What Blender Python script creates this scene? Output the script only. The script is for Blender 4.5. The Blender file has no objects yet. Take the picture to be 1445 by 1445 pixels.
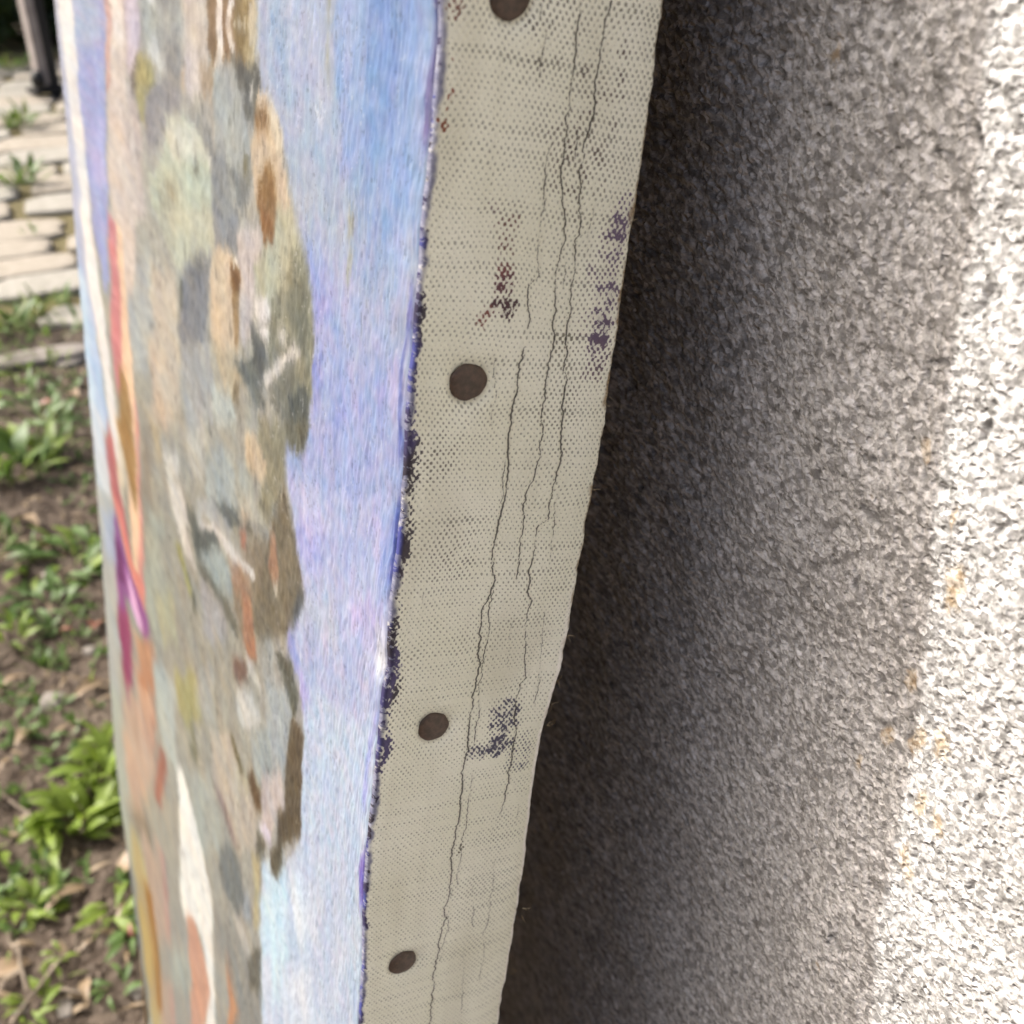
import bpy, bmesh, math, random
import numpy as np
from mathutils import Matrix, Vector

# ---------------------------------------------------------------- measured data (0.1 mm on the canvas, metres on the ground)
CAM=[-0.06124, -0.14131, 0.90008]
CR=[[0.896452, -0.443108, 0.005354], [0.228379, 0.472319, 0.851327], [0.379759, 0.761951, -0.524608]]
A0=[(-135,1),(-160,3),(-185,7),(-228,7),(-273,7),(-328,7),(-386,6),(-435,1),(-486,4),(-539,3),(-582,2),(-627,4),(-672,1),(-743,-1),(-818,3),(-890,3),(-956,4),(-1025,0),(-1116,-5),(-1161,-5),(-1247,2),(-1296,-8),(-1407,-8),(-1585,-13),(-1712,-17),(-1884,-14),(-2033,-8),(-2227,-6),(-2366,-4)]
A1=[(-104,347),(-132,349),(-188,350),(-236,353),(-296,356),(-359,361),(-424,360),(-480,360),(-573,361),(-672,367),(-749,370),(-831,374),(-893,373),(-929,371),(-972,368),(-1048,372),(-1110,371),(-1207,372),(-1257,370),(-1343,371),(-1413,366),(-1446,355),(-1541,357),(-1638,358),(-1721,361),(-1873,370),(-2036,379),(-2181,380),(-2334,381),(-2428,381),(-2582,382)]
OFF=[(-503,26),(-593,21),(-1035,6),(-1588,9),(-1963,9),(-2792,2),(-3251,2),(-3744,6),(-4845,19),(-5465,24),(-6153,-8),(-6901,-29),(-8128,-76),(-8648,-104)]
STROKES=[
((160,185,222),1,-4,[(1021,-66),(-61,-38),(-86,-267),(1031,-455)]),
((156,178,222),0.8,-5,[(1029,-383),(-77,-226),(-106,-371),(1038,-638)]),
((152,180,225),0.8,-5,[(1036,-575),(-97,-336),(-140,-495),(1048,-870)]),
((152,170,220),0.8,-5,[(1045,-802),(-142,-455),(-167,-607),(1055,-1089)]),
((156,168,222),0.8,-5,[(1053,-1014),(-165,-566),(-228,-719),(1061,-1346)]),
((172,182,226),0.85,-5,[(1060,-1284),(-213,-693),(-216,-904),(1069,-1675)]),
((178,188,226),0.8,-5,[(1067,-1584),(-211,-857),(-258,-1003),(1075,-1917)]),
((188,198,216),0.8,-5,[(1073,-1818),(-229,-972),(-369,-1052),(1084,-2209)]),
((192,200,222),0.8,-5,[(1081,-2127),(-334,-1045),(-328,-1265),(1094,-2560)]),
((202,208,228),0.85,-5,[(1090,-2439),(-329,-1203),(122,-1989),(1103,-2884)]),
((190,206,226),0.9,-5,[(1098,-2686),(455,-2234),(-968,-947),(1135,-4389)]),
((168,168,160),1,1.2,[(903,-196),(903,-247),(871,-295),(860,-385),(827,-434),(714,-467),(643,-545),(584,-598),(507,-658),(476,-717),(462,-826),(466,-946),(514,-1063),(636,-1104),(631,-1189),(584,-1253),(528,-1349),(496,-1423),(546,-1493),(591,-1604),(525,-1640),(469,-1702),(470,-1922),(473,-2138),(621,-2404),(726,-2484),(825,-2563),(838,-2828),(817,-3134),(803,-3478),(4500,-8179),(4500,-488)]),
((170,170,162),0.6,-5,[(2732,-111),(815,-61),(805,-498),(3156,-968)]),
((172,174,162),0.6,-5,[(3122,-908),(805,-471),(800,-824),(3467,-1701)]),
((166,166,152),0.6,-5,[(3405,-1553),(801,-761),(793,-1197),(3927,-2698)]),
((160,158,142),0.6,-5,[(3827,-2489),(795,-1125),(781,-1715),(4500,-4272)]),
((170,168,152),0.7,-5,[(4436,-3963),(783,-1608),(767,-2316),(4500,-5766)]),
((164,164,154),0.7,-5,[(4500,-5195),(772,-2086),(733,-3771),(4500,-9360)]),
((158,180,222),0.6,-0.7,[(904,-63),(903,-196),(903,-247),(871,-295),(860,-385),(827,-434),(714,-467),(643,-545),(584,-598),(507,-658),(475,-730),(-149,-522),(-61,-38)]),
((154,170,221),0.6,-0.7,[(515,-567),(584,-598),(507,-658),(476,-717),(462,-826),(466,-946),(514,-1063),(636,-1104),(631,-1189),(584,-1253),(528,-1349),(496,-1423),(-216,-904),(-122,-404)]),
((172,182,220),0.7,-0.7,[(631,-1189),(584,-1253),(528,-1349),(496,-1423),(546,-1493),(591,-1604),(525,-1640),(469,-1702),(470,-1922),(473,-2138),(621,-2404),(51,-1744),(-223,-710)]),
((184,202,224),0.8,-0.7,[(525,-1640),(469,-1702),(470,-1922),(473,-2138),(621,-2404),(726,-2484),(825,-2563),(838,-2828),(817,-3134),(803,-3478),(796,-3866),(-968,-947),(-382,-1053)]),
((104,160,200),0.7,1.5,[(807,-237),(679,-240),(669,-261),(725,-275),(785,-271)]),
((120,168,208),0.7,1.5,[(903,-252),(849,-242),(859,-282),(892,-291)]),
((150,172,208),0.5,3,[(848,-310),(657,-297),(606,-375),(699,-422),(825,-388)]),
((172,184,228),0.5,3,[(660,-252),(480,-247),(507,-306),(647,-310)]),
((118,152,212),0.75,2,[(244,-250),(146,-228),(91,-267),(132,-314),(216,-315),(245,-290)]),
((96,140,190),0.7,2,[(232,-288),(138,-278),(148,-325),(211,-344)]),
((116,162,202),0.8,1.5,[(246,-329),(187,-340),(175,-376),(216,-391)]),
((148,176,226),0.6,2,[(167,-205),(65,-188),(61,-262),(137,-282)]),
((176,186,222),0.7,1.5,[(63,-221),(14,-205),(20,-275),(35,-348),(65,-379),(65,-298)]),
((170,174,150),0.8,1,[(458,-274),(434,-275),(439,-301),(455,-303)]),
((160,168,160),0.5,1,[(451,-303),(427,-304),(428,-332),(448,-330)]),
((176,178,150),0.8,1,[(226,-226),(210,-228),(214,-246),(238,-252)]),
((246,248,250),0.9,0.6,[(496,-381),(468,-375),(459,-382),(419,-382),(482,-391)]),
((232,238,250),0.8,0.6,[(340,-285),(323,-282),(319,-290),(336,-295)]),
((240,238,220),0.8,0.5,[(245,-314),(229,-313),(228,-321),(240,-324)]),
((222,190,150),0.8,0.5,[(177,-309),(168,-306),(168,-314),(175,-315)]),
((166,176,176),0.6,2,[(318,-452),(238,-416),(187,-441),(228,-488),(298,-500)]),
((180,182,150),0.8,0.8,[(275,-450),(247,-448),(235,-459),(255,-471)]),
((152,170,226),0.6,2,[(384,-414),(296,-405),(283,-444),(345,-478)]),
((126,160,212),0.6,2,[(163,-404),(57,-369),(36,-441),(164,-476)]),
((130,128,140),0.25,2,[(100,-169),(92,-169),(117,-209),(150,-209)]),
((128,160,216),0.6,2.5,[(435,-160),(-5,-126),(1,-319),(-7,-474),(210,-558),(370,-412)]),
((108,146,206),0.55,2,[(260,-224),(125,-190),(122,-362),(229,-427)]),
((116,150,208),0.65,2,[(164,-477),(47,-447),(65,-518),(127,-543)]),
((140,160,224),0.7,2,[(504,-641),(394,-614),(403,-688),(480,-713)]),
((150,148,210),0.6,2,[(480,-713),(357,-651),(348,-725),(466,-772)]),
((176,182,222),0.5,3,[(359,-636),(236,-633),(199,-682),(312,-751)]),
((168,182,224),0.5,3,[(230,-668),(98,-603),(68,-660),(206,-727)]),
((176,176,150),0.9,0.8,[(300,-514),(271,-509),(271,-536),(286,-558),(306,-553)]),
((176,178,156),0.85,0.8,[(290,-584),(265,-574),(269,-603),(287,-640),(300,-602)]),
((130,126,110),0.6,0.5,[(281,-517),(270,-516),(271,-539),(278,-538)]),
((128,136,216),0.7,2,[(469,-845),(390,-812),(402,-873),(464,-902)]),
((146,146,218),0.7,1.5,[(130,-750),(79,-729),(87,-769),(128,-775)]),
((150,162,226),0.6,2,[(333,-862),(183,-799),(177,-846),(328,-913)]),
((142,168,226),0.6,2,[(166,-814),(61,-762),(58,-798),(162,-845)]),
((186,182,226),0.6,1.5,[(85,-701),(4,-669),(15,-773),(72,-788)]),
((166,184,226),0.6,2,[(113,-486),(24,-454),(13,-547),(33,-586),(82,-583)]),
((158,158,228),0.5,2,[(561,-1254),(429,-1188),(330,-1208),(512,-1323)]),
((206,200,232),0.6,2,[(523,-1168),(387,-1110),(354,-1153),(447,-1212),(520,-1210)]),
((150,168,224),0.6,2,[(335,-1150),(140,-1067),(71,-1034),(93,-1067),(246,-1138)]),
((166,158,222),0.6,2,[(121,-1011),(44,-975),(33,-1015),(97,-1051)]),
((186,176,228),0.5,2,[(218,-1242),(33,-1116),(25,-1206),(170,-1300)]),
((178,192,222),0.5,2,[(164,-1110),(7,-1011),(24,-1092),(122,-1174)]),
((186,196,210),0.6,2,[(517,-1403),(283,-1284),(271,-1377),(531,-1517)]),
((140,150,214),0.7,1.2,[(600,-1555),(540,-1564),(489,-1629),(522,-1653),(596,-1629)]),
((168,160,222),0.8,1.5,[(511,-1645),(455,-1620),(407,-1651),(494,-1719)]),
((212,214,228),0.7,1,[(57,-1189),(1,-1157),(8,-1253),(30,-1294)]),
((70,84,170),0.8,1.2,[(27,-931),(-12,-894),(-21,-917),(-13,-971),(-25,-1026),(18,-1112),(26,-1087),(4,-1021)]),
((120,146,214),0.6,2,[(66,-1052),(14,-987),(6,-1057),(39,-1095)]),
((236,236,236),0.9,1,[(45,-1253),(-1,-1224),(-2,-1262),(20,-1297)]),
((84,100,186),0.6,1,[(17,-633),(5,-820),(27,-831),(30,-684)]),
((96,104,186),0.7,1,[(10,-521),(-7,-613),(15,-655),(16,-588)]),
((92,82,150),0.6,1,[(2,-194),(-4,-272),(-2,-356),(13,-359),(17,-276)]),
((108,92,196),0.8,0.8,[(-11,-1668),(-40,-1773),(12,-1886),(36,-1766)]),
((150,160,226),0.6,1,[(-3,-1332),(16,-1448),(20,-1613),(46,-1639),(43,-1436)]),
((196,226,240),0.8,2,[(817,-2561),(590,-2344),(543,-2586),(708,-3151),(832,-3313)]),
((218,230,240),0.7,2,[(557,-2325),(379,-2191),(307,-2341),(480,-2514)]),
((190,200,222),0.4,3,[(438,-2202),(95,-1786),(84,-2338),(283,-2598)]),
((208,212,226),0.7,1,[(811,-2959),(716,-2848),(678,-3306),(803,-3478)]),
((212,222,234),0.6,2,[(604,-2807),(357,-2453),(270,-2741),(587,-3180)]),
((190,182,186),1,1,[(2540,-396),(2221,-366),(2246,-499),(2389,-569),(2525,-633),(2598,-543)]),
((168,176,172),1,1,[(2172,-361),(1631,-310),(1632,-431),(1850,-478),(1971,-456),(2212,-507)]),
((148,152,152),0.8,1.5,[(1966,-436),(1625,-385),(1633,-543),(1877,-583),(1896,-500)]),
((192,200,200),0.95,1,[(2155,-475),(1992,-455),(1854,-494),(1838,-515),(2007,-516),(2140,-505)]),
((196,188,176),0.95,1,[(1631,-310),(1445,-292),(1340,-326),(1335,-435),(1439,-518),(1597,-544),(1622,-483),(1592,-398)]),
((202,194,192),0.7,1,[(1581,-442),(1457,-398),(1419,-494),(1544,-543)]),
((178,158,128),0.8,1,[(1414,-443),(1274,-419),(1265,-489),(1389,-510)]),
((190,160,122),0.6,1,[(1631,-481),(1565,-454),(1597,-544),(1633,-543)]),
((164,160,110),1,0.8,[(2318,-525),(2193,-521),(2014,-536),(1966,-597),(2058,-604),(2217,-734),(2316,-726),(2394,-649)]),
((190,180,110),0.8,0.8,[(2295,-530),(2173,-530),(2044,-561),(2079,-599),(2198,-601),(2294,-590)]),
((118,108,98),0.8,1,[(2342,-519),(2281,-507),(2379,-611),(2372,-664),(2485,-673),(2458,-605)]),
((196,186,180),0.9,1.2,[(2594,-662),(2430,-673),(2333,-774),(2284,-1018),(2869,-1168)]),
((148,148,152),0.8,1,[(2134,-625),(1912,-557),(1633,-543),(1807,-634),(1913,-727),(2194,-819),(2241,-730)]),
((150,118,80),1,0.8,[(1307,-279),(1194,-269),(1168,-296),(1090,-293),(1066,-319),(968,-314),(922,-339),(957,-383),(1042,-369),(1202,-403),(1275,-426),(1339,-393)]),
((196,188,160),1,0.6,[(1167,-266),(922,-243),(888,-277),(888,-331),(956,-312),(1066,-317),(1115,-290)]),
((150,126,70),0.9,0.8,[(1053,-318),(956,-309),(922,-336),(993,-374),(1054,-356)]),
((190,174,128),0.8,0.8,[(993,-348),(888,-320),(888,-365),(934,-388)]),
((226,224,218),1,0.6,[(1429,-291),(1321,-281),(1332,-319),(1370,-320),(1415,-309)]),
((222,216,208),1,0.6,[(1223,-305),(1176,-314),(1166,-367),(1203,-415),(1268,-428),(1229,-388),(1233,-339)]),
((222,216,208),1,0.6,[(1142,-308),(1104,-315),(1091,-328),(1061,-357),(1074,-375),(1099,-368),(1131,-336)]),
((160,168,168),1,0.7,[(1261,-430),(1120,-391),(981,-413),(970,-476),(923,-551),(900,-614),(1001,-684),(1166,-684),(1249,-627),(1285,-539)]),
((168,178,176),0.8,1,[(1237,-497),(1019,-436),(947,-532),(1012,-615),(1147,-612)]),
((96,100,98),0.95,0.7,[(1133,-381),(1042,-369),(969,-382),(860,-366),(859,-416),(899,-487),(946,-490),(982,-466),(970,-434),(1044,-431),(1068,-399)]),
((214,212,204),0.95,0.5,[(934,-414),(893,-406),(910,-448),(934,-446)]),
((132,136,128),0.7,0.7,[(985,-564),(911,-552),(900,-589),(962,-635),(999,-612)]),
((118,112,78),0.6,0.7,[(985,-568),(935,-554),(961,-603),(999,-615)]),
((118,122,120),0.6,0.8,[(1175,-611),(1025,-618),(949,-632),(1002,-690),(1107,-653)]),
((186,196,176),1,0.7,[(1850,-641),(1625,-593),(1469,-608),(1342,-636),(1317,-771),(2172,-989),(2213,-878),(1924,-771)]),
((200,202,190),0.7,1,[(1852,-650),(1646,-604),(1488,-619),(1358,-636),(1552,-691),(1832,-743)]),
((150,148,128),0.5,1.5,[(2145,-899),(1784,-806),(1684,-807),(1799,-877),(2038,-946)]),
((108,104,84),0.7,0.8,[(1556,-719),(1462,-680),(1458,-708),(1539,-727)]),
((216,216,206),0.7,0.6,[(1382,-634),(1319,-642),(1329,-658),(1368,-656)]),
((140,146,148),0.8,0.9,[(1534,-584),(1334,-568),(1278,-619),(1160,-608),(1083,-711),(1309,-769),(1318,-635),(1436,-609)]),
((204,184,154),1,0.7,[(876,-422),(810,-408),(714,-463),(702,-516),(628,-595),(762,-629),(877,-658),(923,-533),(876,-488)]),
((150,110,60),0.9,0.8,[(876,-456),(810,-436),(787,-466),(887,-496)]),
((152,112,62),0.95,0.8,[(819,-550),(775,-535),(741,-623),(877,-658),(865,-606)]),
((216,206,180),0.8,0.8,[(810,-425),(767,-429),(704,-466),(702,-516),(765,-490)]),
((188,192,170),1,0.8,[(2116,-968),(1308,-763),(1318,-859),(1517,-936),(1687,-1037),(1817,-1068),(1946,-1042)]),
((160,112,66),1,0.7,[(865,-650),(741,-619),(739,-694),(829,-720)]),
((182,184,160),1,0.7,[(741,-619),(629,-591),(557,-651),(517,-685),(758,-823),(902,-851),(914,-780),(841,-723),(750,-697)]),
((150,150,128),0.95,0.9,[(625,-664),(538,-657),(482,-714),(469,-809),(469,-932),(492,-1001),(637,-1052),(753,-1019),(803,-933),(758,-830),(661,-760)]),
((116,120,108),0.6,1.5,[(621,-729),(525,-704),(488,-810),(562,-875),(627,-805)]),
((194,186,182),1,0.7,[(1071,-747),(853,-691),(841,-746),(914,-787),(902,-851),(942,-963),(1040,-1022),(1047,-841)]),
((178,180,184),0.6,1,[(1036,-895),(877,-829),(916,-940),(1040,-1014)]),
((138,144,150),0.9,0.8,[(1308,-763),(1055,-699),(1074,-814),(1161,-825),(1301,-850)]),
((132,138,146),0.9,1,[(1682,-1010),(1370,-885),(1370,-1036),(1397,-1155),(1632,-1233),(1788,-1300),(1735,-1087)]),
((106,114,118),0.7,1,[(1624,-1018),(1481,-942),(1391,-923),(1568,-1026)]),
((206,188,158),1,0.7,[(1336,-875),(1236,-832),(1117,-819),(1092,-899),(1052,-951),(1056,-1050),(1259,-1128),(1342,-1117),(1363,-970)]),
((134,96,54),0.95,0.6,[(1126,-851),(1040,-832),(1043,-897),(1093,-921),(1121,-900)]),
((160,128,82),0.8,0.7,[(1108,-926),(1043,-897),(1048,-1024),(1085,-1054)]),
((240,238,232),0.9,0.5,[(1103,-826),(1053,-818),(1054,-834),(1096,-842)]),
((80,84,70),0.8,0.6,[(1756,-1085),(1713,-1076),(1748,-1173),(1781,-1180)]),
((176,182,180),0.8,1.2,[(2855,-1325),(2267,-1159),(2305,-1438),(2403,-1609),(2793,-1767),(2869,-1578)]),
((198,188,170),0.8,1.2,[(2273,-1186),(1843,-1094),(1811,-1309),(1820,-1511),(2154,-1733),(2396,-1699),(2305,-1438)]),
((206,186,160),0.6,1.5,[(2400,-1596),(2068,-1436),(2154,-1733),(2403,-1845)]),
((166,172,174),0.8,1.2,[(1788,-1300),(1361,-1141),(1343,-1370),(1783,-1567),(1804,-1404)]),
((192,178,146),0.8,1,[(1343,-1134),(1041,-1064),(1058,-1165),(1167,-1223),(1263,-1187)]),
((124,108,78),0.7,0.6,[(1095,-1152),(1050,-1134),(1067,-1200),(1136,-1226)]),
((184,196,192),0.7,1,[(1406,-1262),(1135,-1201),(1075,-1249),(1343,-1370)]),
((108,118,118),0.8,0.7,[(1116,-1097),(930,-1017),(801,-1053),(800,-1096),(890,-1124),(1014,-1107)]),
((94,100,100),0.8,0.7,[(942,-935),(840,-933),(802,-996),(839,-1047),(930,-1025)]),
((126,130,122),0.7,1,[(803,-933),(646,-862),(580,-914),(637,-1052),(752,-1075),(839,-1047)]),
((220,220,220),0.8,0.6,[(902,-865),(804,-826),(769,-853),(804,-886),(890,-902)]),
((232,230,224),0.9,0.5,[(903,-928),(803,-896),(779,-911),(840,-933)]),
((212,208,200),1,0.5,[(839,-1018),(709,-935),(624,-879),(614,-860),(553,-847),(552,-871),(643,-913),(719,-984),(814,-1049)]),
((220,216,208),0.7,0.6,[(722,-870),(668,-857),(625,-860),(688,-891)]),
((176,176,168),0.7,0.5,[(877,-1051),(740,-1059),(751,-1078),(839,-1072)]),
((86,96,98),0.7,1.2,[(651,-993),(538,-923),(469,-932),(483,-996),(614,-1056)]),
((120,120,104),1,0.6,[(659,-1057),(465,-971),(491,-1021),(527,-1079),(590,-1099),(645,-1097)]),
((148,146,124),1,0.8,[(863,-1148),(648,-1052),(640,-1192),(697,-1243),(793,-1390),(902,-1416),(822,-1292),(876,-1239)]),
((132,124,104),0.95,0.9,[(663,-1211),(626,-1237),(554,-1302),(480,-1407),(525,-1400),(595,-1585),(931,-1815),(901,-1635),(767,-1384)]),
((146,134,112),0.9,1,[(975,-1535),(792,-1431),(817,-1539),(900,-1728),(931,-1815),(1059,-1904),(1193,-1808),(1037,-1626)]),
((210,186,150),1,0.7,[(987,-1228),(876,-1200),(797,-1240),(821,-1300),(916,-1316),(988,-1326)]),
((208,182,150),0.9,0.7,[(1033,-1417),(945,-1388),(930,-1449),(1035,-1511)]),
((176,180,168),0.7,1,[(1143,-1411),(973,-1327),(902,-1374),(793,-1390),(916,-1467),(1050,-1479)]),
((166,176,174),0.9,1,[(1427,-1504),(1141,-1358),(1082,-1496),(1326,-1636),(1480,-1668)]),
((190,192,184),0.6,1.3,[(1760,-1559),(1418,-1406),(1517,-1637),(1690,-1693)]),
((206,206,196),0.8,1,[(2178,-1852),(1923,-1720),(1893,-1827),(2118,-1954)]),
((204,202,194),0.95,0.7,[(2118,-1954),(1870,-1839),(1763,-1906),(1817,-1959),(1689,-2036),(1646,-2044),(1837,-2088),(2005,-2051)]),
((100,108,108),0.9,0.7,[(1250,-1567),(1082,-1514),(1083,-1551),(1201,-1626),(1443,-1689)]),
((98,106,104),0.85,0.8,[(1806,-1884),(1662,-1818),(1624,-1862),(1449,-1759),(1295,-1718),(1261,-1759),(1457,-1854),(1595,-1991),(1681,-1973),(1720,-1927)]),
((176,180,178),0.9,0.7,[(1611,-1747),(1440,-1663),(1218,-1607),(1151,-1626),(1275,-1687),(1487,-1744),(1619,-1816)]),
((210,208,202),1,0.5,[(1620,-1827),(1368,-1715),(1186,-1666),(916,-1599),(901,-1622),(1054,-1679),(1224,-1727),(1370,-1741),(1579,-1837)]),
((164,176,172),0.9,0.9,[(1587,-1919),(1296,-1739),(1190,-1746),(1159,-1848),(1307,-1922),(1550,-1963)]),
((102,104,94),0.7,0.8,[(1642,-2013),(1464,-1933),(1196,-1882),(1059,-1904),(1129,-1951),(1388,-1973),(1622,-2035)]),
((190,118,92),0.8,0.7,[(1067,-1561),(1005,-1525),(1005,-1571),(1053,-1612)]),
((182,144,116),0.7,1,[(1189,-1736),(1022,-1664),(930,-1654),(1024,-1751),(1157,-1796)]),
((182,130,100),0.9,0.8,[(1040,-1751),(930,-1691),(915,-1805),(1043,-1892)]),
((186,140,108),0.9,0.7,[(767,-1392),(716,-1379),(687,-1485),(750,-1524),(790,-1506)]),
((210,202,180),0.8,0.6,[(750,-1524),(699,-1500),(685,-1530),(723,-1550)]),
((92,94,82),0.8,0.5,[(793,-1394),(674,-1220),(685,-1252),(761,-1356)]),
((150,152,146),0.9,0.6,[(930,-1470),(806,-1397),(779,-1419),(930,-1492)]),
((84,86,84),0.8,0.7,[(1020,-1511),(937,-1470),(945,-1500),(1005,-1525)]),
((168,176,162),0.7,1.4,[(2683,-2411),(2202,-2097),(2326,-2389),(2174,-2502),(2587,-2954),(2838,-2962)]),
((166,164,90),0.7,0.6,[(2038,-2156),(1937,-2098),(1733,-2193),(1787,-2233)]),
((186,184,142),0.6,1.6,[(2523,-2689),(2064,-2364),(2081,-2606),(2507,-2899)]),
((150,140,124),0.6,1.4,[(2687,-1976),(2377,-1861),(2513,-2156),(2560,-2330),(2770,-2474)]),
((200,176,128),0.5,1.3,[(2371,-1834),(2184,-1750),(2245,-1908),(2377,-1985)]),
((170,170,170),0.8,1.2,[(1604,-2064),(1309,-1944),(1201,-2002),(1583,-2264)]),
((90,94,94),0.7,0.7,[(525,-1400),(475,-1407),(550,-1537),(586,-1536)]),
((88,92,76),0.7,0.6,[(1733,-2187),(1683,-2161),(1695,-2254),(1745,-2274)]),
((196,170,150),0.9,1,[(3239,-3407),(2650,-3002),(2791,-3714),(3262,-4185),(3365,-3881)]),
((186,136,112),0.7,1,[(3092,-3487),(2707,-3241),(2814,-3828),(3132,-3995)]),
((184,196,190),0.7,1.3,[(2652,-3084),(2160,-2884),(2211,-3369),(2479,-3598),(2571,-3533),(2677,-3356)]),
((178,174,112),0.85,1,[(2151,-2833),(1755,-2529),(1666,-2596),(1600,-2638),(1973,-2964),(2150,-2998)]),
((134,136,112),0.7,1,[(1878,-2874),(1765,-2797),(1790,-3007),(1903,-3058)]),
((176,178,172),0.5,1.4,[(1696,-2447),(1412,-2266),(1483,-2596),(1727,-2697)]),
((180,116,96),0.85,0.8,[(2661,-3625),(2500,-3528),(2547,-3785),(2712,-4087),(2886,-4186)]),
((190,176,154),0.8,1.3,[(3945,-4594),(2861,-3867),(2935,-4231),(3661,-5058),(4061,-5381)]),
((148,132,112),0.6,1.4,[(3861,-5047),(3268,-4600),(3091,-4590),(3720,-5288)]),
((196,200,196),0.9,0.8,[(1100,-2127),(947,-2022),(838,-2030),(868,-2086),(1051,-2245),(1120,-2210)]),
((204,202,192),0.9,0.6,[(1027,-1920),(962,-1920),(839,-1920),(854,-1946),(963,-1971)]),
((130,98,86),0.8,0.8,[(1150,-2055),(995,-1953),(979,-2004),(1047,-2076),(1134,-2109)]),
((188,124,88),0.9,0.7,[(1043,-1895),(900,-1797),(885,-1864),(978,-1921)]),
((168,178,180),0.9,0.9,[(811,-1878),(574,-1738),(557,-1807),(610,-2033),(719,-2097),(779,-2024)]),
((164,174,172),0.85,0.9,[(965,-2164),(779,-2024),(704,-2095),(867,-2303),(949,-2285)]),
((100,102,90),0.75,0.8,[(704,-1707),(567,-1645),(515,-1710),(545,-1797),(650,-1741)]),
((188,180,164),0.9,1,[(1507,-2616),(1221,-2383),(1037,-2419),(900,-2425),(883,-2565),(1122,-2802),(1457,-2817)]),
((204,190,140),0.4,1.2,[(1111,-2485),(1001,-2388),(984,-2420),(1094,-2518)]),
((122,112,76),0.8,0.6,[(1221,-2395),(1163,-2366),(1019,-2391),(1073,-2439)]),
((122,98,70),1,0.7,[(1001,-2388),(949,-2296),(883,-2318),(774,-2242),(835,-2371),(900,-2425)]),
((196,186,182),0.9,0.8,[(836,-2242),(636,-2046),(604,-2151),(699,-2261),(710,-2394),(818,-2419)]),
((116,104,84),1,0.6,[(558,-1798),(451,-1775),(466,-1888),(469,-2025),(463,-2109),(586,-2240),(609,-2062),(578,-1889)]),
((112,102,84),1,0.7,[(672,-2214),(469,-2016),(476,-2092),(598,-2284),(667,-2341)]),
((208,206,226),0.9,0.7,[(883,-2457),(772,-2369),(711,-2372),(725,-2409),(802,-2450)]),
((236,238,228),1,0.5,[(2247,-3400),(2109,-3297),(1938,-3325),(1758,-3430),(2189,-3856),(2175,-3540)]),
((170,178,170),0.8,1.2,[(2016,-3265),(1550,-2828),(1331,-2909),(1384,-3061),(1758,-3430)]),
((136,118,122),0.5,0.8,[(1458,-2832),(1323,-2764),(1141,-2794),(1203,-2855)]),
((226,228,220),1,0.5,[(2187,-3621),(1884,-3340),(1629,-3447),(1557,-3503),(1556,-3843),(1528,-4218),(1565,-4379),(1626,-4460),(1755,-3983),(1902,-4019),(2149,-4294),(2272,-4228)]),
((212,160,132),1,0.6,[(2109,-4230),(1933,-4035),(1761,-4045),(1606,-4179),(1595,-4419),(1889,-4811),(2082,-4543),(2095,-4373)]),
((208,150,108),1,0.6,[(1354,-3548),(1272,-3493),(1186,-3568),(1080,-3635),(1059,-3704),(1292,-4015),(1304,-3713)]),
((128,134,132),0.9,0.8,[(1408,-3077),(1183,-2855),(1085,-2872),(1048,-2986),(1173,-3165),(1373,-3244),(1439,-3190)]),
((148,150,144),0.7,1.2,[(1536,-3563),(1263,-3263),(1052,-3176),(825,-3182),(804,-3363),(1059,-3704),(1416,-3594)]),
((190,188,178),0.85,0.5,[(1217,-3213),(1090,-3117),(880,-3127),(917,-3178),(1093,-3223)]),
((110,108,96),0.7,0.8,[(993,-3181),(828,-2946),(817,-3142),(975,-3339)]),
((188,178,132),0.7,0.8,[(952,-2659),(849,-2556),(855,-2896),(917,-2966),(899,-2772)]),
((140,156,172),0.6,0.8,[(1067,-2950),(953,-2856),(954,-2965),(1050,-3058)]),
((110,104,86),0.8,0.7,[(883,-2481),(770,-2454),(817,-2536),(900,-2607)]),
((112,104,84),1,0.6,[(732,-2433),(613,-2266),(622,-2375),(662,-2467),(730,-2508)]),
((184,166,150),0.8,1,[(3446,-4975),(2809,-4404),(2639,-4530),(2640,-4997),(2999,-5408),(3411,-5432)]),
((196,188,140),0.7,1,[(4214,-5690),(3572,-5096),(3328,-5269),(3686,-5727),(4167,-6010)]),
((160,120,70),0.9,0.8,[(3499,-5397),(3216,-5177),(3134,-5563),(3064,-5745),(2872,-5968),(3270,-6492),(3514,-6148)]),
((196,180,112),0.8,0.8,[(4175,-6254),(3659,-5780),(3326,-6064),(3270,-6492),(3275,-6673),(4232,-7979),(4063,-6962)]),
((190,176,116),0.8,0.8,[(2973,-5740),(2642,-5480),(2600,-5761),(2954,-6240)]),
((170,180,170),0.7,1,[(2606,-5028),(2103,-4443),(1876,-4670),(1889,-4811),(2478,-5597),(2567,-5265)]),
((190,150,140),0.6,0.8,[(2795,-4432),(2682,-4343),(2610,-4586),(2583,-4887),(2727,-5050)]),
((176,182,206),1,0.5,[(4500,-482),(3551,-400),(3836,-1103),(3851,-1689),(3931,-2223),(4500,-2615),(4500,-1239)]),
((150,160,210),1,0.5,[(3767,-417),(2799,-342),(3071,-847),(3215,-1317),(3467,-1701),(3741,-1458),(3855,-986)]),
((164,180,206),0.8,1,[(3767,-417),(2861,-347),(3013,-591),(3930,-735)]),
((176,176,224),0.7,1,[(3700,-1017),(3145,-886),(3200,-1142),(3609,-1267)]),
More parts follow.
